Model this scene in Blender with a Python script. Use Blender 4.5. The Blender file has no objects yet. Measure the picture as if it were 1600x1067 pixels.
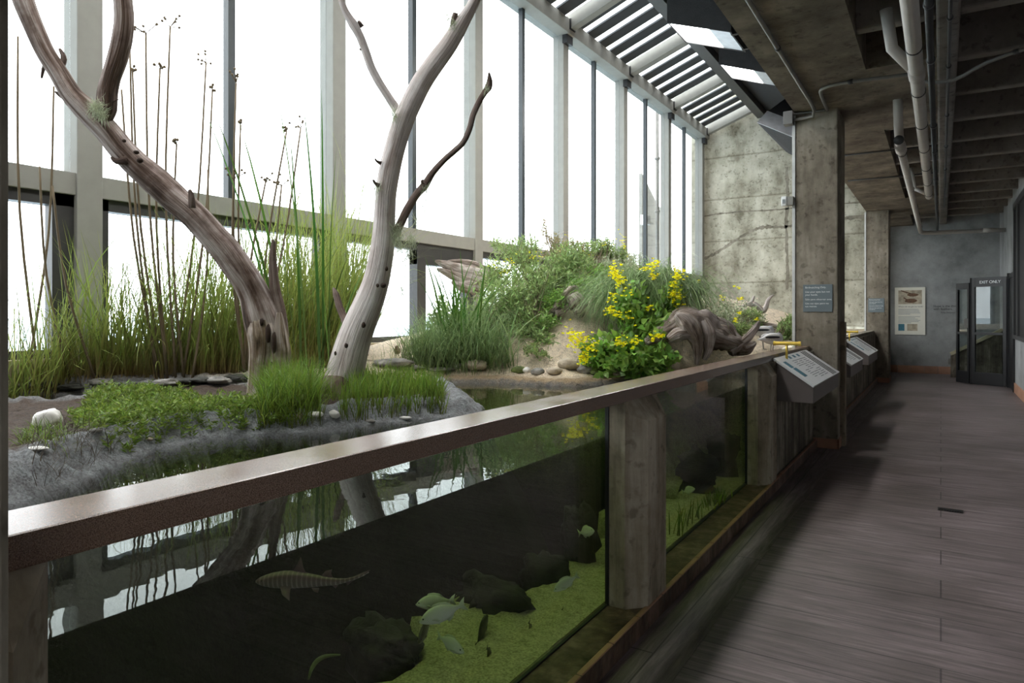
import bpy, math, random
import numpy as np
from mathutils import Vector, noise
C = bpy.context.scene
COL = C.collection
# ---------------------------------------------------------------- camera
EYE = 1.5
F_PX = 1067.0
TH = math.atan((1470 - 800) / F_PX)
cT, sT = math.cos(TH), math.sin(TH)
cam = bpy.data.cameras.new('camera')
cam.sensor_width = 36.0
cam.lens = 36.0 * F_PX / 1600.0
cam.shift_y = -(533.5 - 492.0) / 1600.0
cam.clip_start = 0.05
cam.clip_end = 6000
co = bpy.data.objects.new('camera', cam)
COL.objects.link(co)
co.location = (0, 0, EYE)
co.rotation_euler = (math.pi / 2, 0, TH)
C.camera = co
# ---------------------------------------------------------------- sky and exposure
W = bpy.data.worlds.new('overcast_sky')
C.world = W
W.use_nodes = True
wn = W.node_tree.nodes
wl = W.node_tree.links
bg = wn['Background']
tcw = wn.new('ShaderNodeTexCoord')
sep = wn.new('ShaderNodeSeparateXYZ')
rmp = wn.new('ShaderNodeValToRGB')
rmp.color_ramp.elements[0].position = 0.0
rmp.color_ramp.elements[0].color = (0.92, 0.96, 1.0, 1)
rmp.color_ramp.elements[1].position = 0.5
rmp.color_ramp.elements[1].color = (0.97, 0.985, 1.0, 1)
wl.new(tcw.outputs['Generated'], sep.inputs[0])
wl.new(sep.outputs['Z'], rmp.inputs[0])
wl.new(rmp.outputs[0], bg.inputs[0])
bg.inputs[1].default_value = 8.0
C.view_settings.view_transform = 'Standard'
C.view_settings.look = 'None'
C.view_settings.gamma = 1
C.view_settings.exposure = 0.0
C.view_settings.use_curve_mapping = False
C.cycles.use_denoising = True
C.cycles.max_bounces = 10
C.cycles.diffuse_bounces = 5
C.cycles.glossy_bounces = 5
C.cycles.transparent_max_bounces = 24
C.cycles.sample_clamp_indirect = 8
C.cycles.caustics_reflective = False
C.cycles.caustics_refractive = False


def P(px, py, d):
    """the place that a picture point shows at depth d"""
    u, v = (px - 800) / F_PX, (492 - py) / F_PX
    return np.array((d * (u * cT - sT), d * (u * sT + cT), EYE + v * d))


def PZ(px, py, z):
    return P(px, py, (z - EYE) * F_PX / (492 - py))


def PX(px, py, X):
    return P(px, py, X / ((px - 800) / F_PX * cT - sT))


# ---------------------------------------------------------------- materials
def nt(name):
    m = bpy.data.materials.new(name)
    m.use_nodes = True
    n = m.node_tree.nodes
    return m, n, m.node_tree.links, n['Principled BSDF']


def ramp(n, stops):
    r = n.new('ShaderNodeValToRGB')
    e = r.color_ramp.elements
    while len(e) < len(stops):
        e.new(0.5)
    for k, (p, c) in enumerate(stops):
        e[k].position = p
        e[k].color = (c[0], c[1], c[2], 1)
    return r


def plain(name, col, rough=0.6, metal=0.0, spec=0.5, var=0.12, scale=8, bump=0.0, bscale=60):
    m, n, l, b = nt(name)
    tc = n.new('ShaderNodeNewGeometry')
    nz = n.new('ShaderNodeTexNoise')
    nz.inputs['Scale'].default_value = scale
    nz.inputs['Detail'].default_value = 5
    l.new(tc.outputs['Position'], nz.inputs['Vector'])
    r = ramp(n, [(0.3, [c * (1 - var) for c in col]), (0.7, [min(1, c * (1 + var)) for c in col])])
    l.new(nz.outputs['Fac'], r.inputs[0])
    l.new(r.outputs[0], b.inputs['Base Color'])
    b.inputs['Roughness'].default_value = rough
    b.inputs['Metallic'].default_value = metal
    b.inputs['Specular IOR Level'].default_value = spec
    if bump:
        n2 = n.new('ShaderNodeTexNoise')
        n2.inputs['Scale'].default_value = bscale
        n2.inputs['Detail'].default_value = 4
        l.new(tc.outputs['Position'], n2.inputs['Vector'])
        bp = n.new('ShaderNodeBump')
        bp.inputs['Strength'].default_value = bump
        bp.inputs['Distance'].default_value = 0.02
        l.new(n2.outputs['Fac'], bp.inputs['Height'])
        l.new(bp.outputs[0], b.inputs['Normal'])
    return m


def concrete(name, dark, mid, light, boards=0.0, streak=3.0, bump=0.35, rough=0.85, scale=1.6, pits=0.55):
    """cast concrete: cloudy stain, vertical streaks, pits, board-form joints at 'boards' metres"""
    m, n, l, b = nt(name)
    g = n.new('ShaderNodeNewGeometry')
    mp = n.new('ShaderNodeMapping')
    mp.inputs['Scale'].default_value = (streak, streak, 0.6)
    l.new(g.outputs['Position'], mp.inputs[0])
    a = n.new('ShaderNodeTexNoise')
    a.inputs['Scale'].default_value = scale
    a.inputs['Detail'].default_value = 8
    a.inputs['Roughness'].default_value = 0.65
    l.new(mp.outputs[0], a.inputs['Vector'])
    a2 = n.new('ShaderNodeTexNoise')
    a2.inputs['Scale'].default_value = scale * 1.1
    a2.inputs['Detail'].default_value = 9
    a2.inputs['Roughness'].default_value = 0.7
    l.new(g.outputs['Position'], a2.inputs['Vector'])
    mx = n.new('ShaderNodeMath')
    mx.operation = 'ADD'
    l.new(a.outputs['Fac'], mx.inputs[0])
    l.new(a2.outputs['Fac'], mx.inputs[1])
    md = n.new('ShaderNodeMath')
    md.operation = 'MULTIPLY'
    md.inputs[1].default_value = 0.5
    l.new(mx.outputs[0], md.inputs[0])
    r = ramp(n, [(0.36, dark), (0.5, mid), (0.63, light)])
    l.new(md.outputs[0], r.inputs[0])
    last = r.outputs[0]
    # pits
    v = n.new('ShaderNodeTexNoise')
    v.inputs['Scale'].default_value = 14
    v.inputs['Detail'].default_value = 6
    l.new(g.outputs['Position'], v.inputs['Vector'])
    rv = ramp(n, [(0.33, (0.35, 0.33, 0.3)), (0.42, (1, 1, 1))])
    l.new(v.outputs['Fac'], rv.inputs[0])
    mm = n.new('ShaderNodeMixRGB')
    mm.blend_type = 'MULTIPLY'
    mm.inputs[0].default_value = pits
    l.new(last, mm.inputs[1])
    l.new(rv.outputs[0], mm.inputs[2])
    last = mm.outputs[0]
    hgt = v.outputs['Fac']
    if boards:
        sp = n.new('ShaderNodeSeparateXYZ')
        l.new(g.outputs['Position'], sp.inputs[0])
        wob = n.new('ShaderNodeMath')
        wob.operation = 'MULTIPLY_ADD'
        wob.inputs[1].default_value = 0.06
        l.new(a2.outputs['Fac'], wob.inputs[0])
        l.new(sp.outputs['Z'], wob.inputs[2])
        dv = n.new('ShaderNodeMath')
        dv.operation = 'DIVIDE'
        dv.inputs[1].default_value = boards
        l.new(wob.outputs[0], dv.inputs[0])
        fr = n.new('ShaderNodeMath')
        fr.operation = 'FRACT'
        l.new(dv.outputs[0], fr.inputs[0])
        rb = ramp(n, [(0.0, (0.42, 0.4, 0.36)), (0.022, (0.6, 0.58, 0.54)), (0.05, (1, 1, 1))])
        l.new(fr.outputs[0], rb.inputs[0])
        m2 = n.new('ShaderNodeMixRGB')
        m2.blend_type = 'MULTIPLY'
        m2.inputs[0].default_value = 0.75
        l.new(last, m2.inputs[1])
        l.new(rb.outputs[0], m2.inputs[2])
        last = m2.outputs[0]
    l.new(last, b.inputs['Base Color'])
    bp = n.new('ShaderNodeBump')
    bp.inputs['Strength'].default_value = bump
    bp.inputs['Distance'].default_value = 0.02
    l.new(hgt, bp.inputs['Height'])
    l.new(bp.outputs[0], b.inputs['Normal'])
    b.inputs['Roughness'].default_value = rough
    b.inputs['Specular IOR Level'].default_value = 0.3
    return m


def leaf_mat(name, base, tip, trans=0.35, rough=0.5):
    m, n, l, b = nt(name)
    at = n.new('ShaderNodeAttribute')
    at.attribute_name = 'tint'
    sp = n.new('ShaderNodeSeparateColor')
    l.new(at.outputs['Color'], sp.inputs[0])
    r = ramp(n, [(0.0, base), (1.0, tip)])
    l.new(sp.outputs[0], r.inputs[0])
    hv = n.new('ShaderNodeHueSaturation')
    l.new(r.outputs[0], hv.inputs['Color'])
    mr = n.new('ShaderNodeMapRange')
    mr.inputs['To Min'].default_value = 0.6
    mr.inputs['To Max'].default_value = 1.5
    l.new(sp.outputs[1], mr.inputs[0])
    l.new(mr.outputs[0], hv.inputs['Value'])
    mh = n.new('ShaderNodeMapRange')
    mh.inputs['To Min'].default_value = 0.475
    mh.inputs['To Max'].default_value = 0.52
    l.new(sp.outputs[2], mh.inputs[0])
    l.new(mh.outputs[0], hv.inputs['Hue'])
    l.new(hv.outputs[0], b.inputs['Base Color'])
    b.inputs['Roughness'].default_value = rough
    b.inputs['Specular IOR Level'].default_value = 0.35
    t = n.new('ShaderNodeBsdfTranslucent')
    l.new(hv.outputs[0], t.inputs[0])
    ms = n.new('ShaderNodeMixShader')
    ms.inputs[0].default_value = trans
    l.new(b.outputs[0], ms.inputs[1])
    l.new(t.outputs[0], ms.inputs[2])
    l.new(ms.outputs[0], n['Material Output'].inputs[0])
    return m


def bark(name, cols, scale=3.0, rough=0.75, bump=0.8, patch=0.75):
    """weathered wood streaked along the limb (reads the 'grain' attribute)"""
    m, n, l, b = nt(name)
    at = n.new('ShaderNodeAttribute')
    at.attribute_name = 'grain'
    mp = n.new('ShaderNodeMapping')
    mp.inputs['Scale'].default_value = (1.0, 1.0, 0.5)
    l.new(at.outputs['Vector'], mp.inputs[0])
    a = n.new('ShaderNodeTexNoise')
    a.inputs['Scale'].default_value = scale
    a.inputs['Detail'].default_value = 9
    a.inputs['Roughness'].default_value = 0.62
    a.inputs['Distortion'].default_value = 0.6
    l.new(mp.outputs[0], a.inputs['Vector'])
    r = ramp(n, cols)
    l.new(a.outputs['Fac'], r.inputs[0])
    mp2 = n.new('ShaderNodeMapping')
    mp2.inputs['Scale'].default_value = (6, 6, 0.7)
    l.new(at.outputs['Vector'], mp2.inputs[0])
    f = n.new('ShaderNodeTexNoise')
    f.inputs['Scale'].default_value = 4
    f.inputs['Detail'].default_value = 6
    l.new(mp2.outputs[0], f.inputs['Vector'])
    rf = ramp(n, [(0.35, (0.45, 0.42, 0.4)), (0.55, (1, 1, 1))])
    l.new(f.outputs['Fac'], rf.inputs[0])
    mm = n.new('ShaderNodeMixRGB')
    mm.blend_type = 'MULTIPLY'
    mm.inputs[0].default_value = 0.55
    l.new(r.outputs[0], mm.inputs[1])
    l.new(rf.outputs[0], mm.inputs[2])
    gp = n.new('ShaderNodeNewGeometry')
    pc = n.new('ShaderNodeTexNoise')
    pc.inputs['Scale'].default_value = 5.0
    pc.inputs['Detail'].default_value = 6
    pc.inputs['Roughness'].default_value = 0.6
    l.new(gp.outputs['Position'], pc.inputs['Vector'])
    rp = ramp(n, [(0.40, (0.42, 0.34, 0.29)), (0.54, (1, 1, 1))])
    l.new(pc.outputs['Fac'], rp.inputs[0])
    mm3 = n.new('ShaderNodeMixRGB')
    mm3.blend_type = 'MULTIPLY'
    mm3.inputs[0].default_value = patch
    l.new(mm.outputs[0], mm3.inputs[1])
    l.new(rp.outputs[0], mm3.inputs[2])
    l.new(mm3.outputs[0], b.inputs['Base Color'])
    bp = n.new('ShaderNodeBump')
    bp.inputs['Strength'].default_value = bump
    bp.inputs['Distance'].default_value = 0.02
    l.new(f.outputs['Fac'], bp.inputs['Height'])
    l.new(bp.outputs[0], b.inputs['Normal'])
    b.inputs['Roughness'].default_value = rough
    b.inputs['Specular IOR Level'].default_value = 0.3
    return m


def both_sides(n, l, fr, ior):
    """the same Fresnel curve on leaving a thin sheet as on entering it"""
    g = n.new('ShaderNodeNewGeometry')
    mr = n.new('ShaderNodeMapRange')
    mr.inputs['To Min'].default_value = ior
    mr.inputs['To Max'].default_value = 1.0 / ior
    l.new(g.outputs['Backfacing'], mr.inputs[0])
    l.new(mr.outputs[0], fr.inputs[0])


def pane_mat(name, tint=(1, 1, 1), ior=1.45, gain=1.0):
    """clear flat glass: see-through with the mirror share of its Fresnel curve"""
    m, n, l, b = nt(name)
    n.remove(b)
    t = n.new('ShaderNodeBsdfTransparent')
    t.inputs[0].default_value = (*tint, 1)
    g = n.new('ShaderNodeBsdfGlossy')
    g.inputs['Roughness'].default_value = 0.0
    fr = n.new('ShaderNodeFresnel')
    both_sides(n, l, fr, ior)
    mu = n.new('ShaderNodeMath')
    mu.operation = 'MULTIPLY'
    mu.inputs[1].default_value = gain
    l.new(fr.outputs[0], mu.inputs[0])
    ms = n.new('ShaderNodeMixShader')
    l.new(mu.outputs[0], ms.inputs[0])
    l.new(t.outputs[0], ms.inputs[1])
    l.new(g.outputs[0], ms.inputs[2])
    l.new(ms.outputs[0], n['Material Output'].inputs[0])
    return m


MT = {}
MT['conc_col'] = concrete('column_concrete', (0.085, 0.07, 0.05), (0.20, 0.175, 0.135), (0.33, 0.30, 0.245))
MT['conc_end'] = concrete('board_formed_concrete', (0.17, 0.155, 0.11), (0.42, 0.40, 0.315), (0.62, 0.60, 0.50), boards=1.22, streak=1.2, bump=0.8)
MT['conc_low'] = concrete('stained_curb_concrete', (0.035, 0.03, 0.022), (0.14, 0.12, 0.09), (0.36, 0.33, 0.27), streak=6, scale=1.4)
MT['conc_post'] = concrete('post_concrete', (0.08, 0.06, 0.04), (0.29, 0.24, 0.175), (0.52, 0.46, 0.37), streak=6, scale=1.2)
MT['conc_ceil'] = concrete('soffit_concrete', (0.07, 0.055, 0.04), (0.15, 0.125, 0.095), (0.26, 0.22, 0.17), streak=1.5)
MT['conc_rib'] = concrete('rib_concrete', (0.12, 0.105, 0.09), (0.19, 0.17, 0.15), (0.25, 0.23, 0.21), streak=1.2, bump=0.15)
MT['ledge'] = concrete('wet_ledge_concrete', (0.02, 0.013, 0.010), (0.12, 0.075, 0.055), (0.27, 0.19, 0.15), streak=3, scale=3.5, rough=0.4)
MT['plaster'] = concrete('grey_plaster', (0.15, 0.152, 0.15), (0.28, 0.285, 0.28), (0.37, 0.375, 0.37), streak=0.7, bump=0.1, scale=1.2, pits=0.12)
MT['steel'] = plain('grey_painted_steel', (0.31, 0.31, 0.285), rough=0.85, spec=0.12, var=0.05)
MT['dark_steel'] = plain('dark_bronze_frame', (0.045, 0.045, 0.045), rough=0.45, var=0.1)
MT['mull'] = plain('slate_mullion', (0.035, 0.045, 0.05), rough=0.4, var=0.1)
MT['slat'] = plain('slate_blue_louvre', (0.03, 0.037, 0.045), rough=0.6, var=0.1)
MT['black'] = plain('black_metal', (0.012, 0.012, 0.013), rough=0.5, var=0.1)
MT['soffit_black'] = plain('black_acoustic_mesh', (0.02, 0.02, 0.021), rough=0.9, var=0.15, bump=0.3)
MT['alu'] = plain('brushed_aluminium', (0.55, 0.57, 0.6), rough=0.4, metal=0.7)
MT['pipe'] = plain('pvc_pipe_cream', (0.46, 0.43, 0.39), rough=0.5, var=0.06)
MT['conduit'] = plain('grey_conduit', (0.2, 0.195, 0.18), rough=0.5, metal=0.3)
MT['dark_pipe'] = plain('dark_pipe', (0.035, 0.035, 0.035), rough=0.5)
MT['tile'] = plain('terracotta_tile', (0.37, 0.20, 0.13), rough=0.6, var=0.18, scale=5, bump=0.1)
MT['grout'] = plain('grout', (0.22, 0.20, 0.17), rough=0.9)
MT['console'] = plain('grey_laminate_body', (0.15, 0.13, 0.12), rough=0.55, var=0.04)
MT['console_face'] = plain('white_panel', (0.72, 0.74, 0.74), rough=0.3, var=0.02)
MT['ink'] = plain('black_ink', (0.015, 0.015, 0.018), rough=0.5)
MT['ink_grey'] = plain('grey_ink', (0.22, 0.24, 0.25), rough=0.5)
MT['ink_blue'] = plain('blue_ink', (0.04, 0.16, 0.22), rough=0.5, var=0.5, scale=60)
MT['brass'] = plain('brass', (0.72, 0.52, 0.10), rough=0.28, metal=0.9, var=0.08)
MT['sign'] = plain('blue_grey_sign', (0.13, 0.165, 0.18), rough=0.5, var=0.03)
MT['letter'] = plain('white_lettering', (0.75, 0.78, 0.78), rough=0.5, var=0.01)
MT['poster'] = plain('cream_poster', (0.74, 0.72, 0.62), rough=0.5, var=0.02)
MT['photo'] = plain('sepia_print', (0.42, 0.36, 0.26), rough=0.5, var=0.35, scale=12)
MT['bird_print'] = plain('brown_bird_print', (0.13, 0.07, 0.035), rough=0.5, var=0.5, scale=30)
MT['white_wood'] = plain('light_wood_cap', (0.42, 0.37, 0.24), rough=0.6)
MT['shell'] = plain('white_shell', (0.78, 0.76, 0.72), rough=0.35, var=0.1, scale=30)
MT['rock'] = plain('grey_rock', (0.22, 0.21, 0.19), rough=0.7, var=0.5, scale=14, bump=0.6, bscale=40)
MT['rock_tan'] = plain('tan_rock', (0.40, 0.34, 0.26), rough=0.75, var=0.35, scale=12, bump=0.6, bscale=40)
MT['rock_green'] = plain('algae_rock', (0.12, 0.16, 0.04), rough=0.7, var=0.6, scale=14, bump=0.6)
MT['rock_dark'] = plain('wet_dark_rock', (0.02, 0.02, 0.014), rough=0.7, var=0.5, scale=12, bump=0.8, bscale=25)
MT['kelp'] = plain('dark_kelp', (0.018, 0.02, 0.008), rough=0.5, var=0.4, scale=20)
MT['moss'] = plain('grey_lichen', (0.36, 0.33, 0.24), rough=0.95, var=0.3, scale=40)
MT['eye'] = plain('black_eye', (0.01, 0.01, 0.01), rough=0.1)
MT['yellow'] = leaf_mat('yellow_petal', (0.95, 0.90, 0.01), (1.0, 0.95, 0.02), 0.35)
MT['pane'] = pane_mat('window_glass', (0.80, 0.81, 0.81))
MT['roof_pane'] = pane_mat('roof_glass', (0.97, 0.98, 0.98))
MT['tank_glass'] = pane_mat('tank_glass', (0.93, 0.97, 0.95), ior=1.5)
MT['door_glass'] = pane_mat('door_glass', (0.75, 0.8, 0.8), ior=1.5, gain=1.5)
MT['reed'] = leaf_mat('reed_green', (0.30, 0.22, 0.10), (0.27, 0.36, 0.085), 0.4)
MT['reed_dark'] = leaf_mat('bulrush_green', (0.07, 0.10, 0.03), (0.07, 0.17, 0.025), 0.3)
MT['stalk'] = leaf_mat('dry_stalk', (0.12, 0.10, 0.06), (0.10, 0.08, 0.06), 0.1)
MT['turf'] = leaf_mat('bright_turf', (0.12, 0.12, 0.03), (0.16, 0.27, 0.035), 0.35)
MT['turf_low'] = leaf_mat('succulent_mat', (0.10, 0.13, 0.03), (0.22, 0.34, 0.05), 0.3)
MT['blue_grass'] = leaf_mat('blue_green_fescue', (0.13, 0.18, 0.07), (0.27, 0.39, 0.17), 0.3)
MT['shrub'] = leaf_mat('shrub_leaf', (0.20, 0.27, 0.09), (0.36, 0.50, 0.20), 0.3)
MT['shrub_grey'] = leaf_mat('silver_leaf', (0.34, 0.37, 0.24), (0.52, 0.58, 0.42), 0.3)
MT['shrub_pink'] = leaf_mat('pinkish_leaf', (0.30, 0.20, 0.12), (0.34, 0.34, 0.14), 0.3)
MT['broad'] = leaf_mat('broad_leaf', (0.17, 0.28, 0.06), (0.28, 0.50, 0.11), 0.3, 0.35)
MT['stem'] = plain('brown_stem', (0.16, 0.12, 0.07), rough=0.8)
MT['wood1'] = bark('dark_weathered_wood', [(0.3, (0.03, 0.018, 0.012)), (0.43, (0.13, 0.08, 0.055)), (0.54, (0.38, 0.31, 0.28)), (0.68, (0.66, 0.60, 0.57))])
MT['wood2'] = bark('silver_weathered_wood', [(0.22, (0.18, 0.12, 0.09)), (0.34, (0.50, 0.42, 0.38)), (0.48, (0.76, 0.69, 0.66)), (0.68, (0.92, 0.88, 0.86))], patch=0.3)
MT['wood1b'] = bark('mottled_snag_foot', [(0.3, (0.07, 0.045, 0.02)), (0.42, (0.24, 0.18, 0.11)), (0.54, (0.48, 0.41, 0.35)), (0.7, (0.72, 0.66, 0.62))], scale=5)
MT['wood3'] = bark('brown_branch_wood', [(0.3, (0.07, 0.045, 0.03)), (0.5, (0.24, 0.17, 0.14)), (0.68, (0.44, 0.36, 0.32))])
MT['drift'] = bark('driftwood', [(0.28, (0.13, 0.09, 0.065)), (0.42, (0.36, 0.29, 0.24)), (0.56, (0.58, 0.51, 0.47)), (0.74, (0.76, 0.70, 0.67))], scale=4, patch=0.6)
MT['knot'] = plain('dark_knot', (0.03, 0.015, 0.008), rough=0.9, var=0.4, scale=60)


def rail_mat():
    m, n, l, b = nt('speckled_brown_rail')
    g = n.new('ShaderNodeNewGeometry')
    z = n.new('ShaderNodeTexNoise')
    z.inputs['Scale'].default_value = 480
    z.inputs['Detail'].default_value = 2
    l.new(g.outputs['Position'], z.inputs['Vector'])
    r = ramp(n, [(0.36, (0.07, 0.036, 0.022)), (0.5, (0.165, 0.10, 0.066)), (0.7, (0.27, 0.175, 0.125))])
    l.new(z.outputs['Fac'], r.inputs[0])
    l.new(r.outputs[0], b.inputs['Base Color'])
    z2 = n.new('ShaderNodeTexNoise')
    z2.inputs['Scale'].default_value = 6
    z2.inputs['Detail'].default_value = 7
    l.new(g.outputs['Position'], z2.inputs['Vector'])
    mr = n.new('ShaderNodeMapRange')
    mr.inputs['To Min'].default_value = 0.12
    mr.inputs['To Max'].default_value = 0.30
    l.new(z2.outputs['Fac'], mr.inputs[0])
    l.new(mr.outputs[0], b.inputs['Roughness'])
    b.inputs['Specular IOR Level'].default_value = 1.0
    return m


MT['rail'] = rail_mat()


def floor_mat(name, along_x=True):
    m, n, l, b = nt(name)
    g = n.new('ShaderNodeNewGeometry')
    mp = n.new('ShaderNodeMapping')
    if not along_x:
        mp.inputs['Rotation'].default_value = (0, 0, math.pi / 2)
    l.new(g.outputs['Position'], mp.inputs[0])
    gr = n.new('ShaderNodeMapping')
    gr.inputs['Scale'].default_value = (1.1, 14, 1)
    l.new(mp.outputs[0], gr.inputs[0])
    a = n.new('ShaderNodeTexNoise')
    a.inputs['Scale'].default_value = 2.2
    a.inputs['Detail'].default_value = 10
    a.inputs['Roughness'].default_value = 0.68
    a.inputs['Distortion'].default_value = 0.7
    l.new(gr.outputs[0], a.inputs['Vector'])
    cl = n.new('ShaderNodeTexNoise')
    cl.inputs['Scale'].default_value = 1.3
    cl.inputs['Detail'].default_value = 5
    l.new(g.outputs['Position'], cl.inputs['Vector'])
    r = ramp(n, [(0.28, (0.08, 0.062, 0.061)), (0.5, (0.19, 0.155, 0.155)), (0.72, (0.33, 0.275, 0.28))])
    l.new(a.outputs['Fac'], r.inputs[0])
    rc = ramp(n, [(0.3, (0.45, 0.43, 0.38)), (0.65, (1, 0.96, 0.98))])
    l.new(cl.outputs['Fac'], rc.inputs[0])
    mm = n.new('ShaderNodeMixRGB')
    mm.blend_type = 'MULTIPLY'
    mm.inputs[0].default_value = 0.75
    l.new(r.outputs[0], mm.inputs[1])
    l.new(rc.outputs[0], mm.inputs[2])
    last = mm.outputs[0]
    br = n.new('ShaderNodeTexBrick')
    br.inputs['Scale'].default_value = 1
    br.inputs['Brick Width'].default_value = 2.9
    br.inputs['Row Height'].default_value = 0.285 if along_x else 0.27
    br.inputs['Mortar Size'].default_value = 0.004
    br.inputs['Color1'].default_value = (1, 1, 1, 1)
    br.inputs['Color2'].default_value = (0.82, 0.82, 0.82, 1)
    br.inputs['Mortar'].default_value = (0.16, 0.15, 0.15, 1)
    l.new(mp.outputs[0], br.inputs['Vector'])
    m2 = n.new('ShaderNodeMixRGB')
    m2.blend_type = 'MULTIPLY'
    m2.inputs[0].default_value = 0.85
    l.new(last, m2.inputs[1])
    l.new(br.outputs['Color'], m2.inputs[2])
    l.new(m2.outputs[0], b.inputs['Base Color'])
    bp = n.new('ShaderNodeBump')
    bp.inputs['Strength'].default_value = 0.5
    bp.inputs['Distance'].default_value = 0.01
    l.new(a.outputs['Fac'], bp.inputs['Height'])
    l.new(bp.outputs[0], b.inputs['Normal'])
    mr = n.new('ShaderNodeMapRange')
    mr.inputs['To Min'].default_value = 0.42
    mr.inputs['To Max'].default_value = 0.6
    l.new(cl.outputs['Fac'], mr.inputs[0])
    l.new(mr.outputs[0], b.inputs['Roughness'])
    b.inputs['Specular IOR Level'].default_value = 0.5
    return m


MT['floor'] = floor_mat('wood_grain_paving')
MT['floor_edge'] = floor_mat('wood_grain_border', False)


def terrain_mat():
    m, n, l, b = nt('pond_bank_ground')
    at = n.new('ShaderNodeAttribute')
    at.attribute_name = 'zone'
    g = n.new('ShaderNodeNewGeometry')
    nz = n.new('ShaderNodeTexNoise')
    nz.inputs['Scale'].default_value = 22
    nz.inputs['Detail'].default_value = 8
    nz.inputs['Roughness'].default_value = 0.7
    l.new(g.outputs['Position'], nz.inputs['Vector'])
    r = ramp(n, [(0.28, (0.45, 0.42, 0.4)), (0.5, (1, 1, 1)), (0.75, (1.25, 1.22, 1.2))])
    l.new(nz.outputs['Fac'], r.inputs[0])
    mm = n.new('ShaderNodeMixRGB')
    mm.blend_type = 'MULTIPLY'
    mm.inputs[0].default_value = 0.8
    l.new(at.outputs['Color'], mm.inputs[1])
    l.new(r.outputs[0], mm.inputs[2])
    n3 = n.new('ShaderNodeTexNoise')
    n3.inputs['Scale'].default_value = 110
    n3.inputs['Detail'].default_value = 4
    l.new(g.outputs['Position'], n3.inputs['Vector'])
    r3 = ramp(n, [(0.36, (0.35, 0.33, 0.3)), (0.52, (1, 1, 1)), (0.68, (1.4, 1.4, 1.35))])
    l.new(n3.outputs['Fac'], r3.inputs[0])
    m3 = n.new('ShaderNodeMixRGB')
    m3.blend_type = 'MULTIPLY'
    m3.inputs[0].default_value = 0.5
    l.new(mm.outputs[0], m3.inputs[1])
    l.new(r3.outputs[0], m3.inputs[2])
    l.new(m3.outputs[0], b.inputs['Base Color'])
    bp = n.new('ShaderNodeBump')
    bp.inputs['Strength'].default_value = 0.9
    bp.inputs['Distance'].default_value = 0.05
    l.new(nz.outputs['Fac'], bp.inputs['Height'])
    l.new(bp.outputs[0], b.inputs['Normal'])
    b.inputs['Roughness'].default_value = 0.8
    b.inputs['Specular IOR Level'].default_value = 0.3
    return m


MT['ground'] = terrain_mat()


def water_mat():
    m, n, l, b = nt('pond_water')
    n.remove(b)
    g = n.new('ShaderNodeNewGeometry')
    nz = n.new('ShaderNodeTexNoise')
    nz.inputs['Scale'].default_value = 5.5
    nz.inputs['Detail'].default_value = 2
    l.new(g.outputs['Position'], nz.inputs['Vector'])
    bp = n.new('ShaderNodeBump')
    bp.inputs['Strength'].default_value = 0.03
    bp.inputs['Distance'].default_value = 0.03
    l.new(nz.outputs['Fac'], bp.inputs['Height'])
    t = n.new('ShaderNodeBsdfTransparent')
    gl = n.new('ShaderNodeBsdfGlossy')
    gl.inputs['Roughness'].default_value = 0.01
    l.new(bp.outputs[0], gl.inputs['Normal'])
    fr = n.new('ShaderNodeFresnel')
    both_sides(n, l, fr, 1.33)
    l.new(bp.outputs[0], fr.inputs['Normal'])
    ms = n.new('ShaderNodeMixShader')
    l.new(fr.outputs[0], ms.inputs[0])
    l.new(t.outputs[0], ms.inputs[1])
    l.new(gl.outputs[0], ms.inputs[2])
    l.new(ms.outputs[0], n['Material Output'].inputs[0])
    va = n.new('ShaderNodeVolumeAbsorption')
    va.inputs[0].default_value = (0.79, 0.84, 0.68, 1)
    va.inputs[1].default_value = 0.95
    l.new(va.outputs[0], n['Material Output'].inputs['Volume'])
    return m


def side_mat():
    m, n, l, b = nt('clear_water_side')
    n.remove(b)
    t = n.new('ShaderNodeBsdfTransparent')
    l.new(t.outputs[0], n['Material Output'].inputs[0])
    va = n.new('ShaderNodeVolumeAbsorption')
    va.inputs[0].default_value = (0.79, 0.84, 0.68, 1)
    va.inputs[1].default_value = 0.95
    l.new(va.outputs[0], n['Material Output'].inputs['Volume'])
    return m


def emit(name, col, s):
    m, n, l, b = nt(name)
    b.inputs['Base Color'].default_value = (*col, 1)
    b.inputs['Emission Color'].default_value = (*col, 1)
    b.inputs['Emission Strength'].default_value = s
    return m


MT['water'] = water_mat()
MT['water_side'] = side_mat()
MT['lamp'] = emit('light_panel', (1, 0.98, 0.95), 50)


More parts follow.
